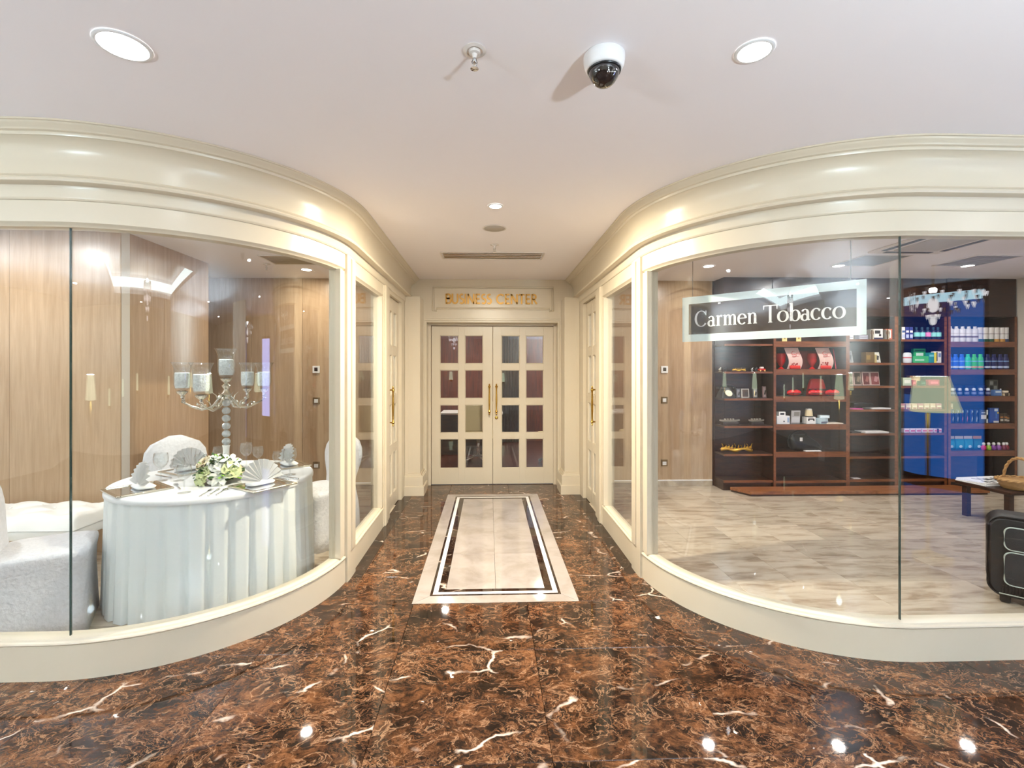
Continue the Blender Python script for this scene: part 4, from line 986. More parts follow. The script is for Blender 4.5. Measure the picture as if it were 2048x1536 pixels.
for k in range(10):
    if k < 3: m_, lb, ex_ = BLU, 'bright blue shampoo bottle with white patch, %s from left on its shelf' % ordw(k), flat(214, 224, 240)
    elif k < 6: m_, lb, ex_ = (flat(40, 200, 150) if k == 3 else GRN), ('green shampoo bottle with teal reflection put into its colour, left of the green ones' if k == 3 else 'lime green shampoo bottle with orange patch, %s of two' % ('left' if k == 4 else 'right')), flat(230, 170, 90) if k > 3 else flat(220, 226, 220)  # first green bottle: a reflection's teal tint is painted into its colour
    else: m_, lb, ex_ = NAVY, 'navy blue shampoo bottle, %s from left among the navy ones' % ordw(k-6), flat(190, 206, 236)
    bottle('shampoo_bottle', lb, xs(1899+12.5*k+(2 if k > 5 else 0)), ZA[1], SHP, (m_, m_), [(.016, .040, ex_), (.098, .106, flat(150, 190, 236))], group='shampoo bottles', cap=CAPS)
# third row: roll-ons in two tiers
for k in range(6):
    bottle('deodorant', 'navy roll-on deodorant with white cap, %s from left in the front tier' % ordw(k), xs(1905+14.2*k), ZA[2], [(.022, 0), (.024, .01), (.024, .06), (.018, .066)], (NAVY, flat(226, 230, 244)), [(.02, .05, flat(120, 130, 170))], y=5.78, group='navy deodorants', oval=1, cap=[(.017, .066), (.019, .072), (.016, .094), (.008, .10)])
for k in range(3):
    carton('cream_box', 'flat dark blue cream carton behind the deodorants, %s from left' % ordw(k), 'box', xs(1912+24*k, 5.90), ZA[2], .125, .128, .05, NAVY, y=5.90, pr=[(.1, .55, .3, .75, flat(220, 230, 244)), (.38, .6, .9, .68, flat(150, 140, 190)), (.1, .15, .25, .3, flat(190, 220, 240))], group='dark blue cream cartons')
carton('checked_box', 'grey chequered carton standing behind the blue tins', 'box', xs(1989, 5.92), ZA[2], .12, .20, .05, flat(120, 118, 108), y=5.93, pr=[(.08+.44*i, .08+.3*j, .42+.44*i, .3+.3*j, flat(70, 68, 66) if (i+j) % 2 else flat(190, 190, 180)) for i in range(2) for j in range(3)])
carton('blue_tin', 'pale blue small carton before the chequered one', 'box', xs(1994), ZA[2], .09, .075, .05, flat(90, 130, 190), pr=[(.1, .5, .9, .8, flat(210, 226, 240))])
bottle('small_bottle', 'small white bottle beside the pale blue carton', xs(2002), ZA[2], [(.014, 0), (.016, .01), (.016, .06), (.008, .07)], (WHT, WHT), [], cap=[(.008, .07), (.008, .088), (.006, .09)])
bottle('cream_jar', 'brown cream jar with beige lid right of the white bottle', xs(2011), ZA[2], [(.026, 0), (.03, .01), (.03, .04)], (flat(70, 50, 38), flat(214, 196, 170)), [], cat='jar', oval=1, cap=[(.031, .04), (.031, .06), (.028, .064)])
carton('soap_bar', 'cream wrapped soap bar at the right end of the deodorant shelf', 'soap', xs(2023), ZA[2], .075, .03, .045, flat(220, 196, 160), pr=[(.2, .2, .8, .8, flat(180, 150, 110))])
# fourth row: toothbrushes
for k in range(9):
    u = 1902+(k*9.6 if k < 8 else 0)
    if k == 8: continue
    o = thing('toothbrush', 'toothbrush in a blue blister card, %s from left' % ordw(k), 'toothbrush', (xs(u), 5.82, ZA[3]+.0004), 0, 'toothbrush blister cards')
    obj('card', bx(BM(), (0, .006, .085), (.042, .003, .17), .001), flat(30, 52, 130) if k % 2 else flat(50, 66, 96), o)
    bm = tube(BM(), [(0, 0, .012), (.003, -.003, .06), (0, 0, .12), (0, 0, .155)], [.006, .005, .0035, .005], 8); obj('brush', bm, flat(230, 120, 150) if k in (3, 4) else WHT, o, True)
    bm = bx(BM(), (0, -.007, .143), (.009, .010, .026), .001); obj('bristles', bm, flat(210, 230, 246), o)
carton('razor_pack', 'white and grey razor pack right of the toothbrushes', 'box', xs(1969), ZA[3], .10, .165, .02, flat(70, 80, 100), pr=[(.05, .3, .95, .62, WHT), (.75, .0, .95, 1, flat(228, 232, 236)), (.1, .75, .6, .82, flat(200, 206, 216))])
carton('toothpaste_pack', 'blue card pack with white spout shape beside the razor pack', 'box', xs(1988), ZA[3], .125, .19, .03, flat(28, 80, 170), pr=[(.5, .78, .85, .95, flat(220, 234, 246)), (.62, .3, .78, .8, flat(60, 120, 200)), (.4, .02, .95, .14, WHT), (.8, .62, .95, .72, flat(230, 200, 60))])
for k in range(3):
    carton('bronze_box', 'bronze lettered small carton, %s of the three at the toothbrush shelf end' % ('left', 'middle', 'right')[k], 'box', xs(2002+8.0*k), ZA[3], .046, .12-.02*(k == 2), .04, flat(60, 44, 34), pr=[(.1, .55, .9, .68, flat(196, 130, 60)), (.1, .2, .9, .4, flat(200, 190, 176))], group='bronze small cartons')
# fifth row: bags and small bottles
for k in range(4):
    o = thing('snack_bag', 'aqua snack bag with %s, %s from left' % ('pale header' if k < 3 else 'orange header', ordw(k)), 'bag', (xs(1906+18.3*k), 5.82, ZA[4]+.0004), 0, 'aqua snack bags')
    rings = [[(x, y*(1 if 0 < z < .15 else .25), z) for x, y in rrect(.108, .05*f, .024*f, 5)] for z, f in ((0, .55), (.03, 1), (.09, 1), (.135, .6))]
    obj('pouch', loft(BM(), rings), flat(40, 170, 206) if k < 3 else flat(24, 138, 166), o, True)
    obj('header_card', bx(BM(), (0, 0, .152), (.110, .004, .038), .001), flat(232, 206, 190) if k < 3 else flat(222, 150, 50), o)
    obj('print', sph(BM(), (0, -.024, .04), .024, 10, 6, (1, .15, .8)), flat(210, 232, 244), o, True)
for k, c_ in enumerate(((214, 40, 110), (150, 190, 60), (130, 60, 150), (140, 80, 160), (120, 30, 70), (130, 26, 50))):
    nm = ('magenta', 'lime green', 'dark violet', 'pale violet', 'maroon', 'crimson')[k]
    bottle('nail_polish', 'small %s bottle with white round cap on the bag shelf' % nm, xs(1968+10.0*k), ZA[4], [(.022, 0), (.026, .01), (.026, .04), (.014, .058)], (flat(*c_), WHT), [], group='small coloured bottles', oval=1, cap=[(.012, .058), (.017, .068), (.017, .082), (.01, .092)])
# fourth unit
for k in range(3):
    carton('medicine_box', 'white and navy carton on the top sweets shelf, %s from left' % ordw(k), 'box', xs(1805+7.8*k), ZB[0], .044, .155, .05, flat(60, 70, 140) if k else WHT, pr=[(.1, .55, .9, .72, WHT if k else flat(60, 90, 150)), (.1, .12, .9, .4, flat(190, 200, 230))], group='white and navy cartons')
for k in range(5):
    bottle('spray_bottle', 'dark spray bottle with %s label, %s from left on the top sweets shelf' % ('pink' if k == 2 else 'pale teal', ordw(k)), xs(1833+11.4*k), ZB[0], [(.032, 0), (.034, .008), (.034, .095), (.02, .115), (.014, .12)], (flat(22, 38, 74), flat(40, 70, 90)), [(.035, .088, flat(226, 130, 190) if k == 2 else flat(140, 214, 214))], group='dark spray bottles', oval=1, cap=[(.013, .12), (.015, .13), (.015, .15), (.008, .156)])
bottle('round_tin', 'white round tin with red motif at the left of the green cartons', xs(1815), ZB[1], [(.05, 0), (.055, .01), (.055, .10), (.046, .125), (.02, .132)], (flat(222, 226, 230), WHT), [(.06, .072, flat(200, 90, 90))], cat='tin', oval=.5)
carton('green_carton', 'tall green carton with white figure among the sweets', 'box', xs(1838, 5.87), ZB[1], .16, .185, .04, flat(40, 170, 96), y=5.88, pr=[(.2, .5, .8, .7, flat(220, 236, 226)), (.12, .82, .88, .9, flat(20, 110, 60))])
carton('green_pouch', 'low bright green pack before the tall green carton', 'box', xs(1840), ZB[1], .20, .085, .05, flat(70, 180, 110), y=5.79, pr=[(.1, .3, .7, .55, flat(170, 220, 190))])
carton('teal_carton', 'teal carton between the green and the yellow packs', 'box', xs(1861), ZB[1], .07, .13, .05, flat(30, 140, 150), pr=[(.1, .6, .9, .8, flat(120, 200, 210))])
carton('yellow_carton', 'white and yellow carton with black stroke at the right of the sweets shelf', 'box', xs(1882), ZB[1], .10, .145, .04, WHT, pr=[(.0, .0, .35, .9, flat(236, 214, 60)), (.35, .15, .48, .95, flat(30, 40, 40)), (.6, .5, .92, .85, flat(120, 140, 180))])
for k, (u, w_, h_, c_, nm) in enumerate(((1814, .11, .10, (214, 226, 196), 'pale green sweets pack'), (1838, .14, .125, (196, 156, 110), 'tan wafer pack'), (1828, .05, .07, (190, 60, 80), 'small red sweets pack'), (1846, .07, .06, (30, 80, 60), 'dark green sweets pack'), (1868, .14, .075, (200, 70, 100), 'pink sweets pack'))):
    carton('sweets_pack', nm+' on the shelf above the row of cream sweets', 'sweets', xs(u), ZB[2], w_, h_, .05, flat(*c_), y=5.80+.06*(k == 1), pr=[(.15, .3, .85, .7, tuple and flat(*[min(255, v+40) for v in c_]))])
for k in range(8):
    carton('sweets_box', 'cream and pink sweets box, %s from left in its row' % ordw(k), 'sweets', xs(1803+12.2*k), ZB[3], .066, .07, .05, flat(226, 200, 170) if k % 3 else flat(206, 150, 150), pr=[(.1, .35, .9, .65, flat(240, 226, 200)), (.2, .1, .8, .25, flat(170, 90, 90))], group='cream and pink sweets boxes')
for k in range(7):
    carton('candy_box', 'white and pink candy box on the lowest filled sweets shelf, %s from left' % ordw(k), 'sweets', xs(1812+11.8*k), ZB[4], .066, .05, .05, flat(230, 214, 224), pr=[(.1, .3, .9, .7, flat(214, 100, 130))], group='white and pink candy boxes')
# third unit
carton('small_carton', 'small white carton half hidden by the hanging sign', 'box', xs(1701), ZB[0], .055, .05, .05, WHT, pr=[(.1, .4, .9, .6, flat(150, 150, 160))])
for k in range(2): carton('silver_box', 'flat silver carton %s of the stack left of the books' % ('at the bottom', 'on top')[k], 'box', xs(1724), ZB[0]+.026*k, .12, .025, .07, flat(150, 150, 166), pr=[(.1, .3, .9, .7, flat(206, 206, 214))], group='stacked silver cartons')
for g, u0 in ((0, 1738), (1, 1769)):
    for k in range(3):
        carton('book', 'thin %s book, %s in the %s group on the top frame shelf' % (('grey', 'brown', 'cream')[k], ordw(k), ('left', 'right')[g]), 'book', xs(u0+2.6*k), ZB[0], .013, .125-.01*(k == 1), .09, (flat(150, 146, 138), flat(96, 74, 56), flat(206, 198, 178))[k], pr=[(.2, .5, .8, .8, flat(120, 90, 70))], group='thin books')
carton('picture_box', 'white carton with black shape beside the left thin books', 'box', xs(1755), ZB[0], .115, .13, .05, WHT, pr=[(.1, .55, .7, .85, flat(40, 40, 46)), (.55, .3, .8, .5, flat(40, 40, 46)), (0, 0, 1, .16, flat(40, 50, 90))])
carton('orange_box', 'white carton with orange frame beside the right thin books', 'box', xs(1780), ZB[0], .09, .13, .05, flat(196, 84, 46), pr=[(.22, .12, .8, .9, WHT), (.4, .3, .62, .75, flat(150, 130, 120))])
def picture(label, u, z, w, h, fm, pm, tilt=.22, y=5.84, group='standing picture frames'):
    o = thing('framed_picture', label, 'picture', (fitx(xs(u), w), y, z+.0004), 0, group)
    M = Matrix.Rotation(-tilt, 4, 'X'); bm = BM()
    bx(bm, M @ Vector((0, 0, h/2+.003)), (w, .010, h), .002, rot=M); obj('frame', bm, fm, o)
    bm = BM(); bx(bm, M @ Vector((0, -.006, h/2+.003)), (w-.024, .003, h-.024), rot=M); obj('picture', bm, pm[0], o)
    bm = BM(); bx(bm, M @ Vector((.1*w, -.0085, h*.48)), (w*.35, .002, h*.4), rot=M @ Matrix.Rotation(.3, 4, 'Y')); obj('motif', bm, pm[1], o)
    bm = BM(); tube(bm, [M @ Vector((0, .006, h*.7)), (0, h*.38, .003)], .003, 6); obj('easel_leg', bm, 'black_plastic', o)
picture('white framed picture with dark motif, left on the second frame shelf', 1706, ZB[1], .105, .155, flat(206, 204, 200), (flat(150, 150, 150), flat(40, 44, 44)))
carton('gold_box', 'brown and gold gift box in the middle of the second frame shelf', 'box', xs(1737), ZB[1], .115, .135, .08, flat(104, 80, 40), pr=[(.1, .3, .5, .7, flat(150, 120, 60))])
carton('gold_card', 'pale gold card leaning on the brown gift box', 'card', xs(1746), ZB[1], .075, .105, .02, flat(196, 176, 120), y=5.775, pr=[(.15, .4, .6, .8, flat(236, 230, 200))])
picture('white dotted card in a frame, right on the second frame shelf', 1762, ZB[1], .095, .14, flat(210, 206, 196), (flat(226, 222, 210), flat(60, 60, 60)))
for k in range(4):
    picture('red-brown framed print with pale edge, %s from left of four' % ordw(k), (1704, 1722, 1738, 1757)[k], ZB[2], .12 if k == 3 else .10, .172, flat(206, 176, 166), ((flat(96, 84, 70), flat(150, 140, 120)), (flat(84, 74, 60), flat(140, 120, 100)), (flat(104, 44, 44), flat(150, 90, 84)), (flat(132, 66, 66), flat(180, 130, 130)))[k], .12, 5.82+.012*(k % 2))
t = thing('binoculars', 'black binoculars lying above the papers', 'binoculars', (xs(1728), 5.85, ZB[3]+.0165), 0)
bm = BM(); M = Matrix.Rotation(PI/2, 3, 'Y')
for s in (-1, 1): lathe(bm, [(.030, -.13), (.034, -.12), (.034, -.03), (.022, .02), (.026, .10), (.022, .13)], 16, (0, s*.045, .035), M)
obj('barrels', bm, 'black_plastic', t, True, True); obj('bridge', bx(BM(), (-.02, 0, .035), (.06, .05, .03), .006), flat(90, 88, 84), t)
def papers(label, u, z, w, d, n, c_, y=5.82, rz=0.0):
    t = thing('paper_stack', label, 'papers', (fitx(xs(u), w+.012), y, z+.0004), rz, 'paper stacks')
    for k in range(n): obj('sheet', bx(BM(), (.004*((k*7) % 3-1), .003*((k*5) % 3-1), .003+.005*k), (w, d, .0046)), c_, t)
papers('white papers lying under the binoculars', 1762, ZB[3], .24, .16, 3, WHT, 5.85); papers('pink leaflets at the left under the binoculars', 1712, ZB[3], .13, .14, 2, flat(236, 110, 180), 5.81)
papers('white papers on the fifth frame shelf', 1748, ZB[4], .30, .18, 4, WHT); papers('single white slip on the lowest frame shelf', 1716, ZB[6], .09, .06, 1, WHT); papers('dark leaflets left of the white papers on the fifth frame shelf', 1709, ZB[4], .12, .14, 3, flat(60, 52, 54))
# second unit: red gifts
for k, u in enumerate((1566, 1594)): carton('price_card', 'cream price card at the top of the red gift unit, %s of two' % ('left', 'right')[k], 'card', xs(u), ZA[0], .062, .072, .008, flat(226, 206, 140), y=5.75, pr=[(.35, .4, .65, .7, flat(150, 120, 60))], group='cream price cards')
def leaflet(label, u):
    t = thing('gift_leaflet', label, 'leaflet', (xs(u), 5.80, ZA[1]+.0004), 0, 'white curved leaflets')
    bm = BM(); rows = []; w, h = .175, .265
    for i in range(13):
        v = i/12; sh = .018*math.sin(v*PI*1.3+.4); rows.append([bm.verts.new((sg*w/2+sh*1.4, -.02*math.sin(v*PI)+off, .004+h*v)) for sg in (-1, 1) for off in (0, .004)])
    for a, b in zip(rows, rows[1:]):
        for q in ((0, 2), (2, 3), (3, 1), (1, 0)): bm.faces.new((a[q[0]], a[q[1]], b[q[1]], b[q[0]]))
    bm.faces.new([rows[0][i] for i in (0, 1, 3, 2)]); bm.faces.new([rows[-1][i] for i in (0, 2, 3, 1)])
    obj('sheet', bm, flat(226, 190, 180), t, True, True)
    bm = BM(); M = Matrix.Translation((.02, -.024, .19))
    ribbon(bm, arc(-.03, .012, .022, .022, 60, 300, 12)+arc(-.02, -.018, .026, .016, 100, -150, 10), .005, -.002, 0, M); ribbon(bm, arc(.03, 0, .022, .014, 200, -60, 12), .004, -.002, 0, M)
    ribbon(bm, [(-.045, -.032), (.0, -.026), (.045, -.030)], .003, -.002, 0, M); obj('red_flourish', bm, flat(196, 60, 60), t)
    bm = BM(); r2 = random.Random(u)
    for k in range(9): sph(bm, (r2.uniform(-.05, .06), -.020-r2.uniform(0, .01), .052+r2.uniform(-.01, .035)), .009, 6, 4, (1, .4, 1))
    obj('petal_print', bm, flat(150, 24, 26), t); obj('red_foot', bx(BM(), (.01, -.022, .024), (.135, .03, .046), .012, seg=2), flat(214, 30, 22), t, True)
leaflet('white curved leaflet with red flourish, left of two in the red gift unit', 1588); leaflet('white curved leaflet with red flourish, right of two in the red gift unit', 1650)
for k, u in enumerate((1562, 1624)):
    bottle('red_vase', 'glossy red goblet vase, %s of the two beside the leaflets' % ('left', 'right')[k], xs(u, 5.88), ZA[1], [(.035, 0), (.036, .006), (.012, .03), (.03, .06), (.052, .10), (.056, .16), (.05, .20)], (flat(206, 18, 22, .15), WHT), [], y=5.88, cat='vase', oval=1, group='red goblet vases')
carton('red_backdrop', 'dark red gift box standing behind the right vase', 'box', xs(1618, 5.95), ZA[1], .28, .235, .035, flat(120, 8, 12), y=5.95, pr=[(.1, .1, .9, .9, flat(140, 10, 14))])
tag(obj('pink_stick', tube(BM(), [(4.35, 5.84, ZA[1]+.007), (4.36, 5.90, ZA[1]+.26)], .006, 8), flat(222, 70, 90)), 'thin pink stick leaning at the right of the red gift unit', 'stick')
def lips(label, u):
    t = thing('lips_dish', label, 'dish', (fitx(xs(u), .215), 5.80, ZA[2]+.0004), 0, 'red lips dishes'); bm = BM(); rings = []
    for i in range(17):
        s = -1+2*i/16; th = math.sqrt(max(0, 1-s*s)); h = .036*th+.001; hh = .044*th*(1-.35*math.exp(-(s/.18)**2))+.001; rings.append([(.092*s, .045*th*math.cos(a), .040+(hh if math.sin(a) > 0 else h)*math.sin(a)) for a in [2*PI*k/10 for k in range(10)]])
    obj('lips', loft(bm, rings), flat(206, 14, 30, .18), t, True); obj('mouth_line', tube(BM(), [(-.072, -.036, .04), (-.03, -.050, .036), (0, -.052, .04), (.03, -.050, .036), (.072, -.036, .04)], .004, 6), flat(60, 4, 8), t, True)
lips('glossy red lips dish behind, left on the lips shelf', 1590); lips('glossy red lips dish under the red hat shape, middle', 1633); lips('glossy red lips dish at the right of the lips shelf', 1667)
t = thing('red_cap_bag', 'bright red rounded gift bag standing behind the middle lips dish', 'bag', (xs(1633, 5.92), 5.925, ZA[2]+.0004))
rings = [[(x, y, z) for x, y in rrect(w, .07*f, .03*f, 6)] for z, w, f in ((0, .26, 1), (.05, .25, 1), (.15, .20, .9), (.20, .17, .7), (.215, .13, .4))]
obj('bag_body', loft(BM(), rings), flat(216, 12, 18, .3), t, True, True); obj('bag_band', bx(BM(), (0, -.036, .075), (.25, .006, .022), .002), flat(60, 6, 10), t)
carton('white_carton', 'white low carton at the left of the gadget shelf', 'box', xs(1564), ZA[3], .165, .10, .09, flat(226, 224, 226), pr=[(.5, .25, .6, .4, flat(60, 60, 70)), (.8, .2, .95, .8, flat(150, 170, 200))])
carton('window_box', 'small white box with black window standing on the white low carton', 'box', xs(1563), ZA[3]+.1006, .085, .05, .05, WHT, pr=[(.2, .25, .8, .7, 'black_plastic')])
carton('grey_leaflet', 'grey tilted product card left of the cup on the gadget shelf', 'card', xs(1591), ZA[3], .115, .165, .012, flat(176, 172, 172), tilt=-.1, pr=[(.1, .1, .95, .5, flat(206, 204, 206)), (.3, .6, .9, .9, flat(130, 126, 120))])
carton('moustache_box', 'white box with a black moustache shape on the gadget shelf', 'box', xs(1619.5), ZA[3], .115, .085, .09, WHT, pr=[(.18, .62, .82, .78, 'black_plastic'), (.14, .45, .3, .66, 'black_plastic'), (.7, .45, .86, .66, 'black_plastic')])
bottle('paper_cup', 'cream cup with dark rim standing on the moustache box', xs(1618), ZA[3]+.0855, [(.042, 0), (.046, .004), (.040, .07), (.036, .085)], (flat(214, 196, 160), flat(206, 200, 196)), [(.0, .012, 'black_plastic')], cat='cup', oval=1, cap=[(.036, .086), (.034, .10), (.03, .103)])
carton('glass_block', 'pale blue glass block tilted at the right of the cup', 'box', xs(1644), ZA[3], .13, .07, .08, flat(186, 206, 216, .1), rz=.3, pr=[(.1, .1, .9, .4, flat(90, 96, 120))])
carton('glass_block', 'light glass block lying on top of the lower one', 'box', xs(1648), ZA[3]+.0706, .11, .035, .07, flat(206, 220, 226, .1), rz=-.2, pr=[(.1, .2, .9, .8, flat(230, 240, 244))])
papers('flat white booklet at the right of the gadget shelf', 1676, ZA[3], .20, .15, 2, flat(230, 216, 200), 5.82)
t = thing('black_handbag', 'black leather handbag with white price tag on the low thick shelf', 'handbag', (xs(1612), 5.84, ZA[4]+.0004))
rings = [[(x+sx_, y, z) for x, y in rrect(w, d, d*.45, 8)] for z, w, d, sx_ in ((0, .32, .13, .04), (.04, .40, .15, .03), (.11, .35, .13, -.01), (.17, .25, .08, -.05), (.20, .20, .05, -.06))]
obj('bag_body', loft(BM(), rings), 'black_leather', t, True); obj('strap', tube(BM(), [(-.16, -.02, .17)]+[(x, -.02, z) for x, z in arc(-.06, .17, .10, .075, 170, 10, 10)]+[(.05, -.02, .15), (.16, -.03, .08)], .009, 8), 'black_leather', t, True)
obj('price_tag', bx(BM(), (-.06, -.058, .125), (.035, .004, .085), .001), WHT, t); obj('fold', sph(BM(), (.13, -.02, .05), .065, 12, 8, (1, .8, .74)), 'black_leather', t, True)
papers('white slips lying before the black handbag', 1622, ZA[4], .20, .05, 2, WHT, 5.755)
# first unit
def figurine(label, u, z, c_, y=5.83, s=1.0, cat='figurine'):
    t = thing('figurine', label, cat, (xs(u, y), y, z+.0004), 0, 'small figurines')
    obj('foot', lathe(BM(), [(.022*s, 0), (.022*s, .006*s), (.012*s, .012*s)], 12), c_, t, True, True)
    obj('figure', sph(BM(), (0, 0, .026*s), .016*s, 10, 8, (1.2, .8, 1)), c_, t, True); obj('head', sph(BM(), (.012*s, 0, .046*s), .009*s, 8, 6), c_, t, True)
for k, (u, c_, lb) in enumerate(((1440, 'silver', 'small silver figurine leftmost on the trinket shelf'), (1450, flat(40, 40, 44), 'small dark figurine second from left on the trinket shelf'), (1504, 'chrome', 'small chrome figurine left of the red toy car'), (1512, flat(50, 50, 54), 'small black figurine behind the red toy car'))): figurine(lb, u, ZC[1], c_, 5.83+.05*(k == 3))
def gilt(label, u, z, L, h, y):
    t = thing('gilt_carving', label, 'ornament', (xs(u, y), y, z+.0004)); pts = [(-L/2+L*i/12, 0, h*.30+h*.10*math.sin(i*.9)) for i in range(13)]
    obj('scroll_base', tube(BM(), pts, [h*.16+.04*h*math.sin(i*1.3) for i in range(13)], 8), prin('gilt', lin(226, 176, 70), .3, .85) and 'gilt' if 'gilt' not in MATS else 'gilt', t, True)
    r2 = random.Random(int(u)); bm = BM()
    for i in range(10):
        x = -L*.45+L*.9*i/9; sph(bm, (x, 0, h*.45+h*.1*math.sin(i*.9)), h*.13, 8, 6, (1.3, .7, 1)); tube(bm, [(x, 0, h*.4), (x+h*.06, 0, h*.7), (x+r2.uniform(-.1, .2)*h, 0, h*r2.uniform(.75, 1.0))], [h*.07, h*.05, h*.03], 6)
    obj('figures', bm, 'gilt', t, True)
gilt('row of small gilt animals on the trinket shelf', 1478, ZC[1], .17, .05, 5.83); gilt('long gilt carving with little figures on the fifth shelf of the left unit', 1473, ZC[4], .40, .12, 5.85)
t = thing('toy_car', 'little red and white toy car on the trinket shelf', 'toy', (xs(1527), 5.82, ZC[1]+.0004))
obj('car_body', bx(BM(), (0, 0, .022), (.085, .04, .026), .008, seg=2), flat(200, 30, 26, .2), t, True, True); obj('roof', bx(BM(), (0, 0, .046), (.045, .034, .024), .008, seg=2), flat(236, 214, 206), t, True, True)
for sx_ in (-.028, .028):
    for sy in (-.021, .021): obj('wheel', lathe(BM(), [(.0095, -.003), (.0105, 0), (.0095, .003)], 12, (sx_, sy, .0107), Matrix.Rotation(PI/2, 3, 'X')), flat(230, 190, 120), t, True, True)
t = thing('rotary_telephone', 'black rotary dial telephone with handset on the left shelf unit', 'telephone', (xs(1457), 5.84, ZC[2]+.0004))
rings = [[(x, y+o_, z) for x, y in rrect(w, d, .02, 5)] for z, w, d, o_ in ((0, .19, .16, 0), (.015, .19, .16, 0), (.08, .14, .11, .015), (.115, .10, .07, .02))]
obj('case', loft(BM(), rings), 'black_plastic', t, True, True); obj('dial', lathe(BM(), [(.043, 0), (.045, .004), (.040, .009), (.016, .010), (.014, .014)], 24, (.0, -.064, .062), Matrix.Rotation(PI/2-.55, 3, 'X')), flat(216, 206, 176), t, True, True)
bm = tube(BM(), [(-.095, 0, .135), (-.06, 0, .150), (.06, 0, .150), (.095, 0, .135)], [.014, .012, .012, .014], 10)
for s in (-1, 1): lathe(bm, [(.018, -.02), (.026, -.012), (.022, .01), (.012, .016)], 14, (s*.098, 0, .130))
obj('handset', bm, 'black_plastic', t, True, True); obj('cradle', bx(BM(), (0, .02, .126), (.09, .03, .022), .004), 'chrome', t)
for k, (u, w_, h_, c_, m_) in enumerate(((1482, .05, .115, (90, 90, 96), (140, 140, 146)), (1496, .10, .115, (190, 184, 176), (80, 64, 54)), (1516, .055, .115, (110, 106, 106), (160, 156, 152)), (1535, .05, .145, (140, 110, 110), (180, 160, 160)))):
    picture('small grey standing photo card, %s from the telephone' % ordw(k), u, ZC[2], w_, h_, flat(*c_), (flat(*m_), flat(60, 54, 50)), .1, group='small standing photo cards')
for k, (u, L) in enumerate(((1465, .26), (1519, .20))):
    t = thing('model_boat', 'grey ship model on dark stand, %s of two in the left unit' % ('left', 'right')[k], 'model', (xs(u), 5.85, ZC[3]+.0004), 0, 'ship models')
    obj('stand', bx(BM(), (0, 0, .020), (L*.8, .07, .04), .004), flat(52, 38, 32), t)
    rings = [[(L*s, y*max(.05, 1-abs(2*s)**2.2), .041+(z+.008*(2*abs(s))**3)) for y, z in ((-.022, .022), (-.014, .002), (.014, .002), (.022, .022))] for s in [-.5+i/12 for i in range(13)]]
    obj('hull', loft(BM(), rings), flat(150, 140, 128), t, True, True)
    bm = BM(); 
    for i in range(4): bx(bm, (-.06+.035*i, 0, .072), (.02, .018, .02), .002)
    obj('deckhouse', bm, flat(170, 160, 146), t)

# ---- suitcase, low table, basket, papers
t = thing('suitcase', 'black soft-sided suitcase with grey piping standing at the right edge', 'suitcase', (3.50, 2.84, .006), math.radians(-45))
def caseloop(w, h, r, y, cx=0, cz=0, n=7): return [(cx+x, y, cz+z) for x, z in rrect(w, h, r, n)]
Wd, Hd, Dd = .60, .50, .26
rings = [caseloop(Wd-.03, Hd-.03, .06, -Dd/2, 0, .30), caseloop(Wd, Hd, .075, -Dd/2+.02, 0, .30), caseloop(Wd, Hd, .075, Dd/2-.02, 0, .30), caseloop(Wd-.03, Hd-.03, .06, Dd/2, 0, .30)]
obj('shell', loft(BM(), rings), 'suitcase_dark', t, True, True)
for y in (-Dd/2+.016,): obj('rim_piping', tube(BM(), caseloop(Wd+.002, Hd+.002, .075, y, 0, .30), .006, 8, closed=True), 'black_plastic', t, True)
for cz, h in ((.425, .14), (.235, .205)):
    p = obj('pocket', loft(BM(), [caseloop(Wd-.13, h, .035, -Dd/2+.001, .01, cz), caseloop(Wd-.13, h, .035, -Dd/2-.022, .01, cz), caseloop(Wd-.17, h-.04, .025, -Dd/2-.028, .01, cz)]), 'suitcase_cloth', t, True, True)
    obj('piping', tube(BM(), caseloop(Wd-.125, h+.004, .036, -Dd/2-.021, .01, cz), .0042, 8, closed=True), 'piping', p, True)
obj('badge', bx(BM(), (.02, -Dd/2-.031, .44), (.075, .004, .028), .004), prin('badge', lin(214, 206, 180), .3, .6) and 'badge', t)
bm = BM()
for k in range(34): bb(bm, (-.235+.0143*k, -Dd/2-.012, .070), (-.228+.0143*k, -Dd/2+.004, .118))
obj('ribbed_guard', bm, 'black_plastic', t); obj('guard_piping', tube(BM(), [(-.25, -Dd/2-.010, .066), (.25, -Dd/2-.010, .066)], .004, 8), 'piping', t, True)
obj('handle', tube(BM(), [(-.10, 0, .545), (-.095, 0, .575), (-.06, 0, .592), (.06, 0, .592), (.095, 0, .575), (.10, 0, .545)], [.012, .014, .017, .017, .014, .012], 10), 'black_plastic', t, True)
for s in (-1, 1):
    obj('wheel', lathe(BM(), [(.022, -.012), (.026, -.008), (.026, .008), (.022, .012)], 20, (s*.22, .09, .0265), Matrix.Rotation(PI/2, 3, 'Y')), 'black_plastic', t, True, True)
    obj('foot', bx(BM(), (s*.22, -.09, .027), (.05, .05, .053), .008), 'black_plastic', t)
    obj('wheel_housing', bx(BM(), (s*.22, .09, .056), (.05, .06, .03), .008), 'black_plastic', t)
t = thing('low_table', 'low dark wood table at the right before the bottle shelves', 'table', (5.42, 4.52, .006), math.radians(3))
obj('tabletop', bx(BM(), (0, 0, .335), (1.25, .50, .03), .004), 'walnut', t)
for sx_ in (-1, 1):
    for sy in (-1, 1): obj('leg', bx(BM(), (sx_*.56, sy*.19, .16), (.05, .05, .32), .003), 'walnut', t)
t = thing('newspaper', 'folded newspapers lying on the low dark table behind the basket', 'newspaper', (5.02, 4.62, .3563), .1)
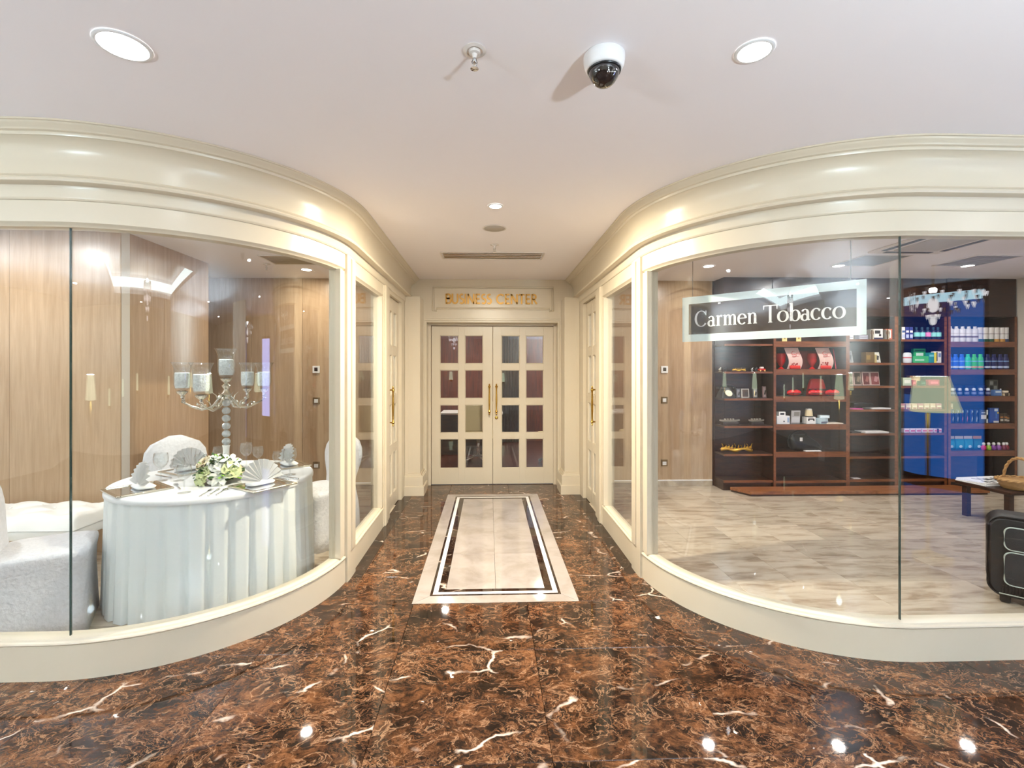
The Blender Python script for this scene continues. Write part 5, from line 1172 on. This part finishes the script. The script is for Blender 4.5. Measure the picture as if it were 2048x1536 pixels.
for k in range(4):
    s_ = obj('sheet', bx(BM(), (.012*k, .006*k, .004+.0065*k), (.44, .28, .006), .002), 'newsprint', t)
bm = BM(); r2 = random.Random(4)
for k in range(16): bx(bm, (-.15+.022*k+.03, -.06+r2.uniform(-.03, .12), .0275), (.014, r2.uniform(.05, .10), .0012), rz=r2.uniform(-.3, .3))
obj('headline_print', bm, 'ink', t)
t = thing('wicker_basket', 'woven wicker basket with braided handle at the right edge', 'basket', (5.05, 4.36, .3563))
bm = BM(); rings = []
for k in range(9):
    f = k/8; z = .003+.085*f
    rings.append([((.135+.05*f**.7+.006*math.sin(i*PI/2+(PI if k % 2 else 0)))*math.cos(2*PI*i/48), (.10+.045*f**.7+.006*math.sin(i*PI/2+(PI if k % 2 else 0)))*math.sin(2*PI*i/48), z) for i in range(48)])
loft(bm, rings); obj('woven_bowl', bm, 'wicker', t, True)
bm = BM()
for ph in (0, PI): tube(bm, [((.188+.006*math.cos(i*.9+ph))*math.cos(2*PI*i/72), (.148+.006*math.cos(i*.9+ph))*math.sin(2*PI*i/72), .090+.007*math.sin(i*.9+ph)) for i in range(72)], .008, 6, closed=True)
obj('braided_rim', bm, 'wicker', t, True)
bm = BM()
for ph in (0, PI): tube(bm, [((.18-.006*i*0)*math.cos(PI*i/40)*0+.006*math.cos(i*.8+ph), .145*math.cos(PI*i/40), .085+.21*math.sin(PI*i/40)+.006*math.sin(i*.8+ph)) for i in range(41)], .010, 6)
obj('handle', bm, 'wicker', t, True)

# ---------------------------------------------------------------- lobby behind the viewer (seen in the glass)
def chandelier(x, y, ztop, zc, R, H, label, tiers=7, glow='crystal_glow'):
    t = thing('chandelier', label, 'chandelier', (x, y, 0), 0, 'crystal chandeliers')
    obj('rod', tube(BM(), [(0, 0, ztop), (0, 0, zc+H/2)], .008, 8), 'brass', t, True)
    src_ = None
    for k in range(tiers):
        f = k/(tiers-1); r = R*(math.sin(PI*(.35+.62*f))**.9); z = zc+H/2-H*f
        n = max(8, int(20*r/R)); bm = BM()
        for i in range(n):
            a = 2*PI*(i+.5*(k % 2))/n; c_ = (r*math.cos(a), r*math.sin(a), z)
            bmesh.ops.create_cone(bm, cap_ends=True, segments=6, radius1=.014, radius2=.002, depth=H/tiers*1.15, matrix=Matrix.Translation(c_) @ Matrix.Rotation(PI, 4, 'X'))
        obj('crystal_ring', bm, glow if k % 2 else 'chrome', t)
    obj('crystal_drop', sph(BM(), (0, 0, zc-H/2-.04), .03, 10, 8, (1, 1, 1.6)), glow, t, True)
    obj('lamp_core', sph(BM(), (0, 0, zc), .05, 12, 8, (1, 1, 1.6)), glow, t, True)
    l = pointlight('chandelier_light', (0, 0, zc+H*.62), LP['chand'], (.88, .95, 1), .03); l.parent = t
chandelier(-1.12, -2.2, 2.94, 2.42, .17, .40, 'slender crystal chandelier under the lobby cove')
chandelier(4.7, -.2, 2.65, 2.20, .42, .26, 'wide crystal chandelier at the right of the lobby', 6, 'crystal_soft')
def sconce(x, y, z, label, rz=0, k=1.0):
    t = thing('wall_sconce', label, 'sconce', (x, y, z), rz, 'lobby sconces')
    obj('back_plate', lathe(BM(), [(.05, 0), (.05, .012), (.03, .02)], 20, (0, 0, -.16), Matrix.Rotation(-PI/2, 3, 'X')), 'brass', t, True, True)
    obj('arm', tube(BM(), [(0, .01, -.16), (0, .10, -.20), (0, .15, -.15)], .009, 8), 'brass', t, True)
    obj('shade', lathe(BM(), [(.075*k, -.14), (.05*k, .16)], 24, (0, .15, 0), cap=False), 'shade_glow', t, True)
for k, (x, y, z) in enumerate(((-3.45, -5.2, 1.02), (-2.47, -5.2, 1.18), (-1.45, -5.2, 1.28))): sconce(x, y, z, 'wall sconce with pale conical shade on the lobby rear wall, %s from the left corner' % ordw(k))
wall('wall_column', (.22, -3.95, 0), (.62, -3.72, CEIL), 'wall_paint', 'beige column in the lobby carrying a sconce'); sconce(.42, -3.72, 1.24, 'wall sconce with pale conical shade on the lobby column')
def table_lamp(x, y, label, k=1.0):
    t = thing('floor_lamp', label, 'lamp', (x, y, 0), 0, 'lobby lamps with pleated shades')
    obj('base', lathe(BM(), [(.16, 0), (.16, .02), (.05, .04), (.02, .06)], 28), 'brass', t, True, True); obj('pole', tube(BM(), [(0, 0, .05), (0, 0, 1.40)], .012, 10), 'brass', t, True)
    rings = [[((r+.008*(i % 2))*math.cos(2*PI*i/56), (r+.008*(i % 2))*math.sin(2*PI*i/56), z) for i in range(56)] for z, r in ((1.17, .20), (1.45, .12))]
    obj('pleated_shade', loft(BM(), rings, cap=False), 'shade_glow', t)
    for nm, z, rx, pw, sp in (('uplight', 1.45, PI, .55, 180), ('throw', 1.452, PI, .18, 104), ('downlight', 1.15, 0, .04, 150)):
        l = arealight('lamp_'+nm, (0, 0, z), .24, LP['lamp']*k*pw, (.70, .87, 1), (rx, 0, 0), spread=sp); l.parent = t
table_lamp(3.46, 1.08, 'tall lamp with pleated pale green shade right of the viewer', .06); table_lamp(-5.6, .5, 'added tall lamp with pleated pale green shade far left of the viewer', 1.2)  # the far left lamp is added, out of view, to light the ceiling
table_lamp(1.7, -1.1, 'added tall lamp with pleated pale green shade behind the viewer', 2.0); table_lamp(-3.4, -1.2, 'added tall lamp with pleated pale green shade behind left of the viewer', 2.0)  # both lamps added unseen, as uplight for the hall ceiling
table_lamp(2.4, -4.2, 'added tall lamp with pleated pale green shade at the back of the lobby', 1.6)  # unseen lamp added to spread more light through the lobby
t = thing('light_wall', 'tall blue backlit display wall at the right of the lobby', 'display', (5.75, -1.5, 0), math.atan2(1.0, .7))
obj('lit_face', bb(BM(), (-.62, -.02, .08), (.62, .0, 1.16)), 'blue_screen', t); obj('navy_face', bb(BM(), (-.62, -.02, 1.161), (.30, .0, 2.40)), 'navy_screen', t); obj('side_strip', bb(BM(), (.301, -.02, 1.161), (.62, .0, 2.40)), 'blue_screen', t); obj('top_strip', bb(BM(), (-.62, -.02, 2.401), (.62, .0, 2.52)), 'cyan_strip', t); obj('frame', bb(BM(), (-.66, -.08, 0), (.66, -.021, 2.64)), 'black_plastic', t)
t = thing('signage_screen', 'upright pale blue lit screen far right of the viewer', 'screen', (6.35, 1.0, 0), math.radians(96))
obj('lit_face', bb(BM(), (-.40, .0, .55), (.40, .02, 2.15)), 'blue_screen_pale', t); obj('stand', bb(BM(), (-.44, -.10, 0), (.44, -.001, 2.2)), 'black_plastic', t)

wall('wall_blocker', (3.72, -.92, 0), (3.80, .10, CEIL), 'wall_paint', 'added beige screen hiding the blue display from the left bay glass')  # unseen wall added to keep the blue display out of left bay reflections
# ---------------------------------------------------------------- business centre behind the double door
wall('wall_office_back', (-3.0, 10.0, 0), (3.0, 10.1, CEIL), 'red_wood', 'red-brown wood wall at the back of the business centre')
wall('wall_office_left', (-3.05, 6.12, 0), (-2.95, 10.0, CEIL), 'red_wood', 'red-brown wood wall at the left of the business centre')
wall('wall_office_right', (2.95, 6.12, 0), (3.05, 10.0, CEIL), 'red_wood', 'red-brown wood wall at the right of the business centre')
fo = thing('floor', 'dark red-brown plank floor of the business centre behind the double door', 'floor', kind='structure')
for k in range(24): obj('plank', bb(BM(), (-2.95+.246*k+.001, 6.305, -.02), (-2.95+.246*(k+1)-.001, 10.0, .0), .001), 'office_floor', fo)
t = thing('curtain', 'brown pleated curtain hanging behind the right door leaf', 'curtain', (.36, 9.7, .0))
rings = [[(-.28+.56*i/60, .035*math.sin(i*1.05), z) for i in range(61)]+[(-.28+.56*i/60, .035*math.sin(i*1.05)+.012, z) for i in range(60, -1, -1)] for z in (.02, 2.4)]
obj('drape', loft(BM(), rings), 'curtain', t, True); obj('rail', tube(BM(), [(-.32, 0, 2.42), (.32, 0, 2.42)], .014, 8), 'brass', t, True)
def desk(x, y, label):
    t = thing('office_desk', label, 'desk', (x, y, 0), 0, 'business centre desks')
    obj('desktop', bx(BM(), (0, 0, .735), (1.10, .6, .03), .004), WHT, t)
    obj('front_panel', bx(BM(), (0, -.26, .36), (1.06, .02, .70), .002), 'walnut', t)
    for s in (-1, 1): obj('side_panel', bx(BM(), (s*.53, 0, .36), (.025, .56, .719), .002), 'walnut', t)
desk(-.35, 8.6, 'white-topped desk with laptop behind the left door leaf'); desk(1.55, 8.3, 'white-topped desk behind the right door leaf')
t = thing('laptop', 'white laptop with dark screen on the left desk', 'laptop', (-.25, 8.55, .7505), PI)
obj('keyboard_base', bx(BM(), (0, 0, .009), (.34, .23, .017), .003), WHT, t); obj('lid', bx(BM(), (0, -.13, .125), (.34, .012, .23), .003), WHT, t)
obj('screen', bx(BM(), (0, -.1225, .13), (.31, .003, .19)), 'screen_dark', t); obj('lid_inlay', bx(BM(), (0, -.1375, .12), (.30, .003, .14)), 'screen_dark', t)
def armchair(x, y, rz, label):
    t = thing('office_chair', label, 'chair', (x, y, 0), rz, 'business centre chairs')
    obj('seat', bx(BM(), (0, 0, .45), (.50, .50, .09), .03, seg=3), 'beige_seat', t, True, True); obj('backrest', bx(BM(), (0, -.23, .76), (.50, .07, .48), .03, seg=3), 'beige_seat', t, True, True)
    obj('column', tube(BM(), [(0, 0, .10), (0, 0, .41)], .03, 12), 'chrome', t, True)
    for k in range(5):
        a = 2*PI*k/5; obj('base_leg', tube(BM(), [(0, 0, .11), (.27*math.cos(a), .27*math.sin(a), .045)], [.022, .014], 8), 'chrome', t, True); obj('castor', sph(BM(), (.27*math.cos(a), .27*math.sin(a), .03), .029, 10, 8), 'black_plastic', t, True)
armchair(-.22, 7.75, .05, 'beige office chair before the laptop desk'); armchair(1.02, 7.55, .12, 'beige office chair behind the right door leaf')
downlight(-.8, 8.2, 'recessed downlight in the business centre, left', LP['office'], (1, .9, .78)); downlight(.9, 8.6, 'recessed downlight in the business centre, right', LP['office'], (1, .9, .78))
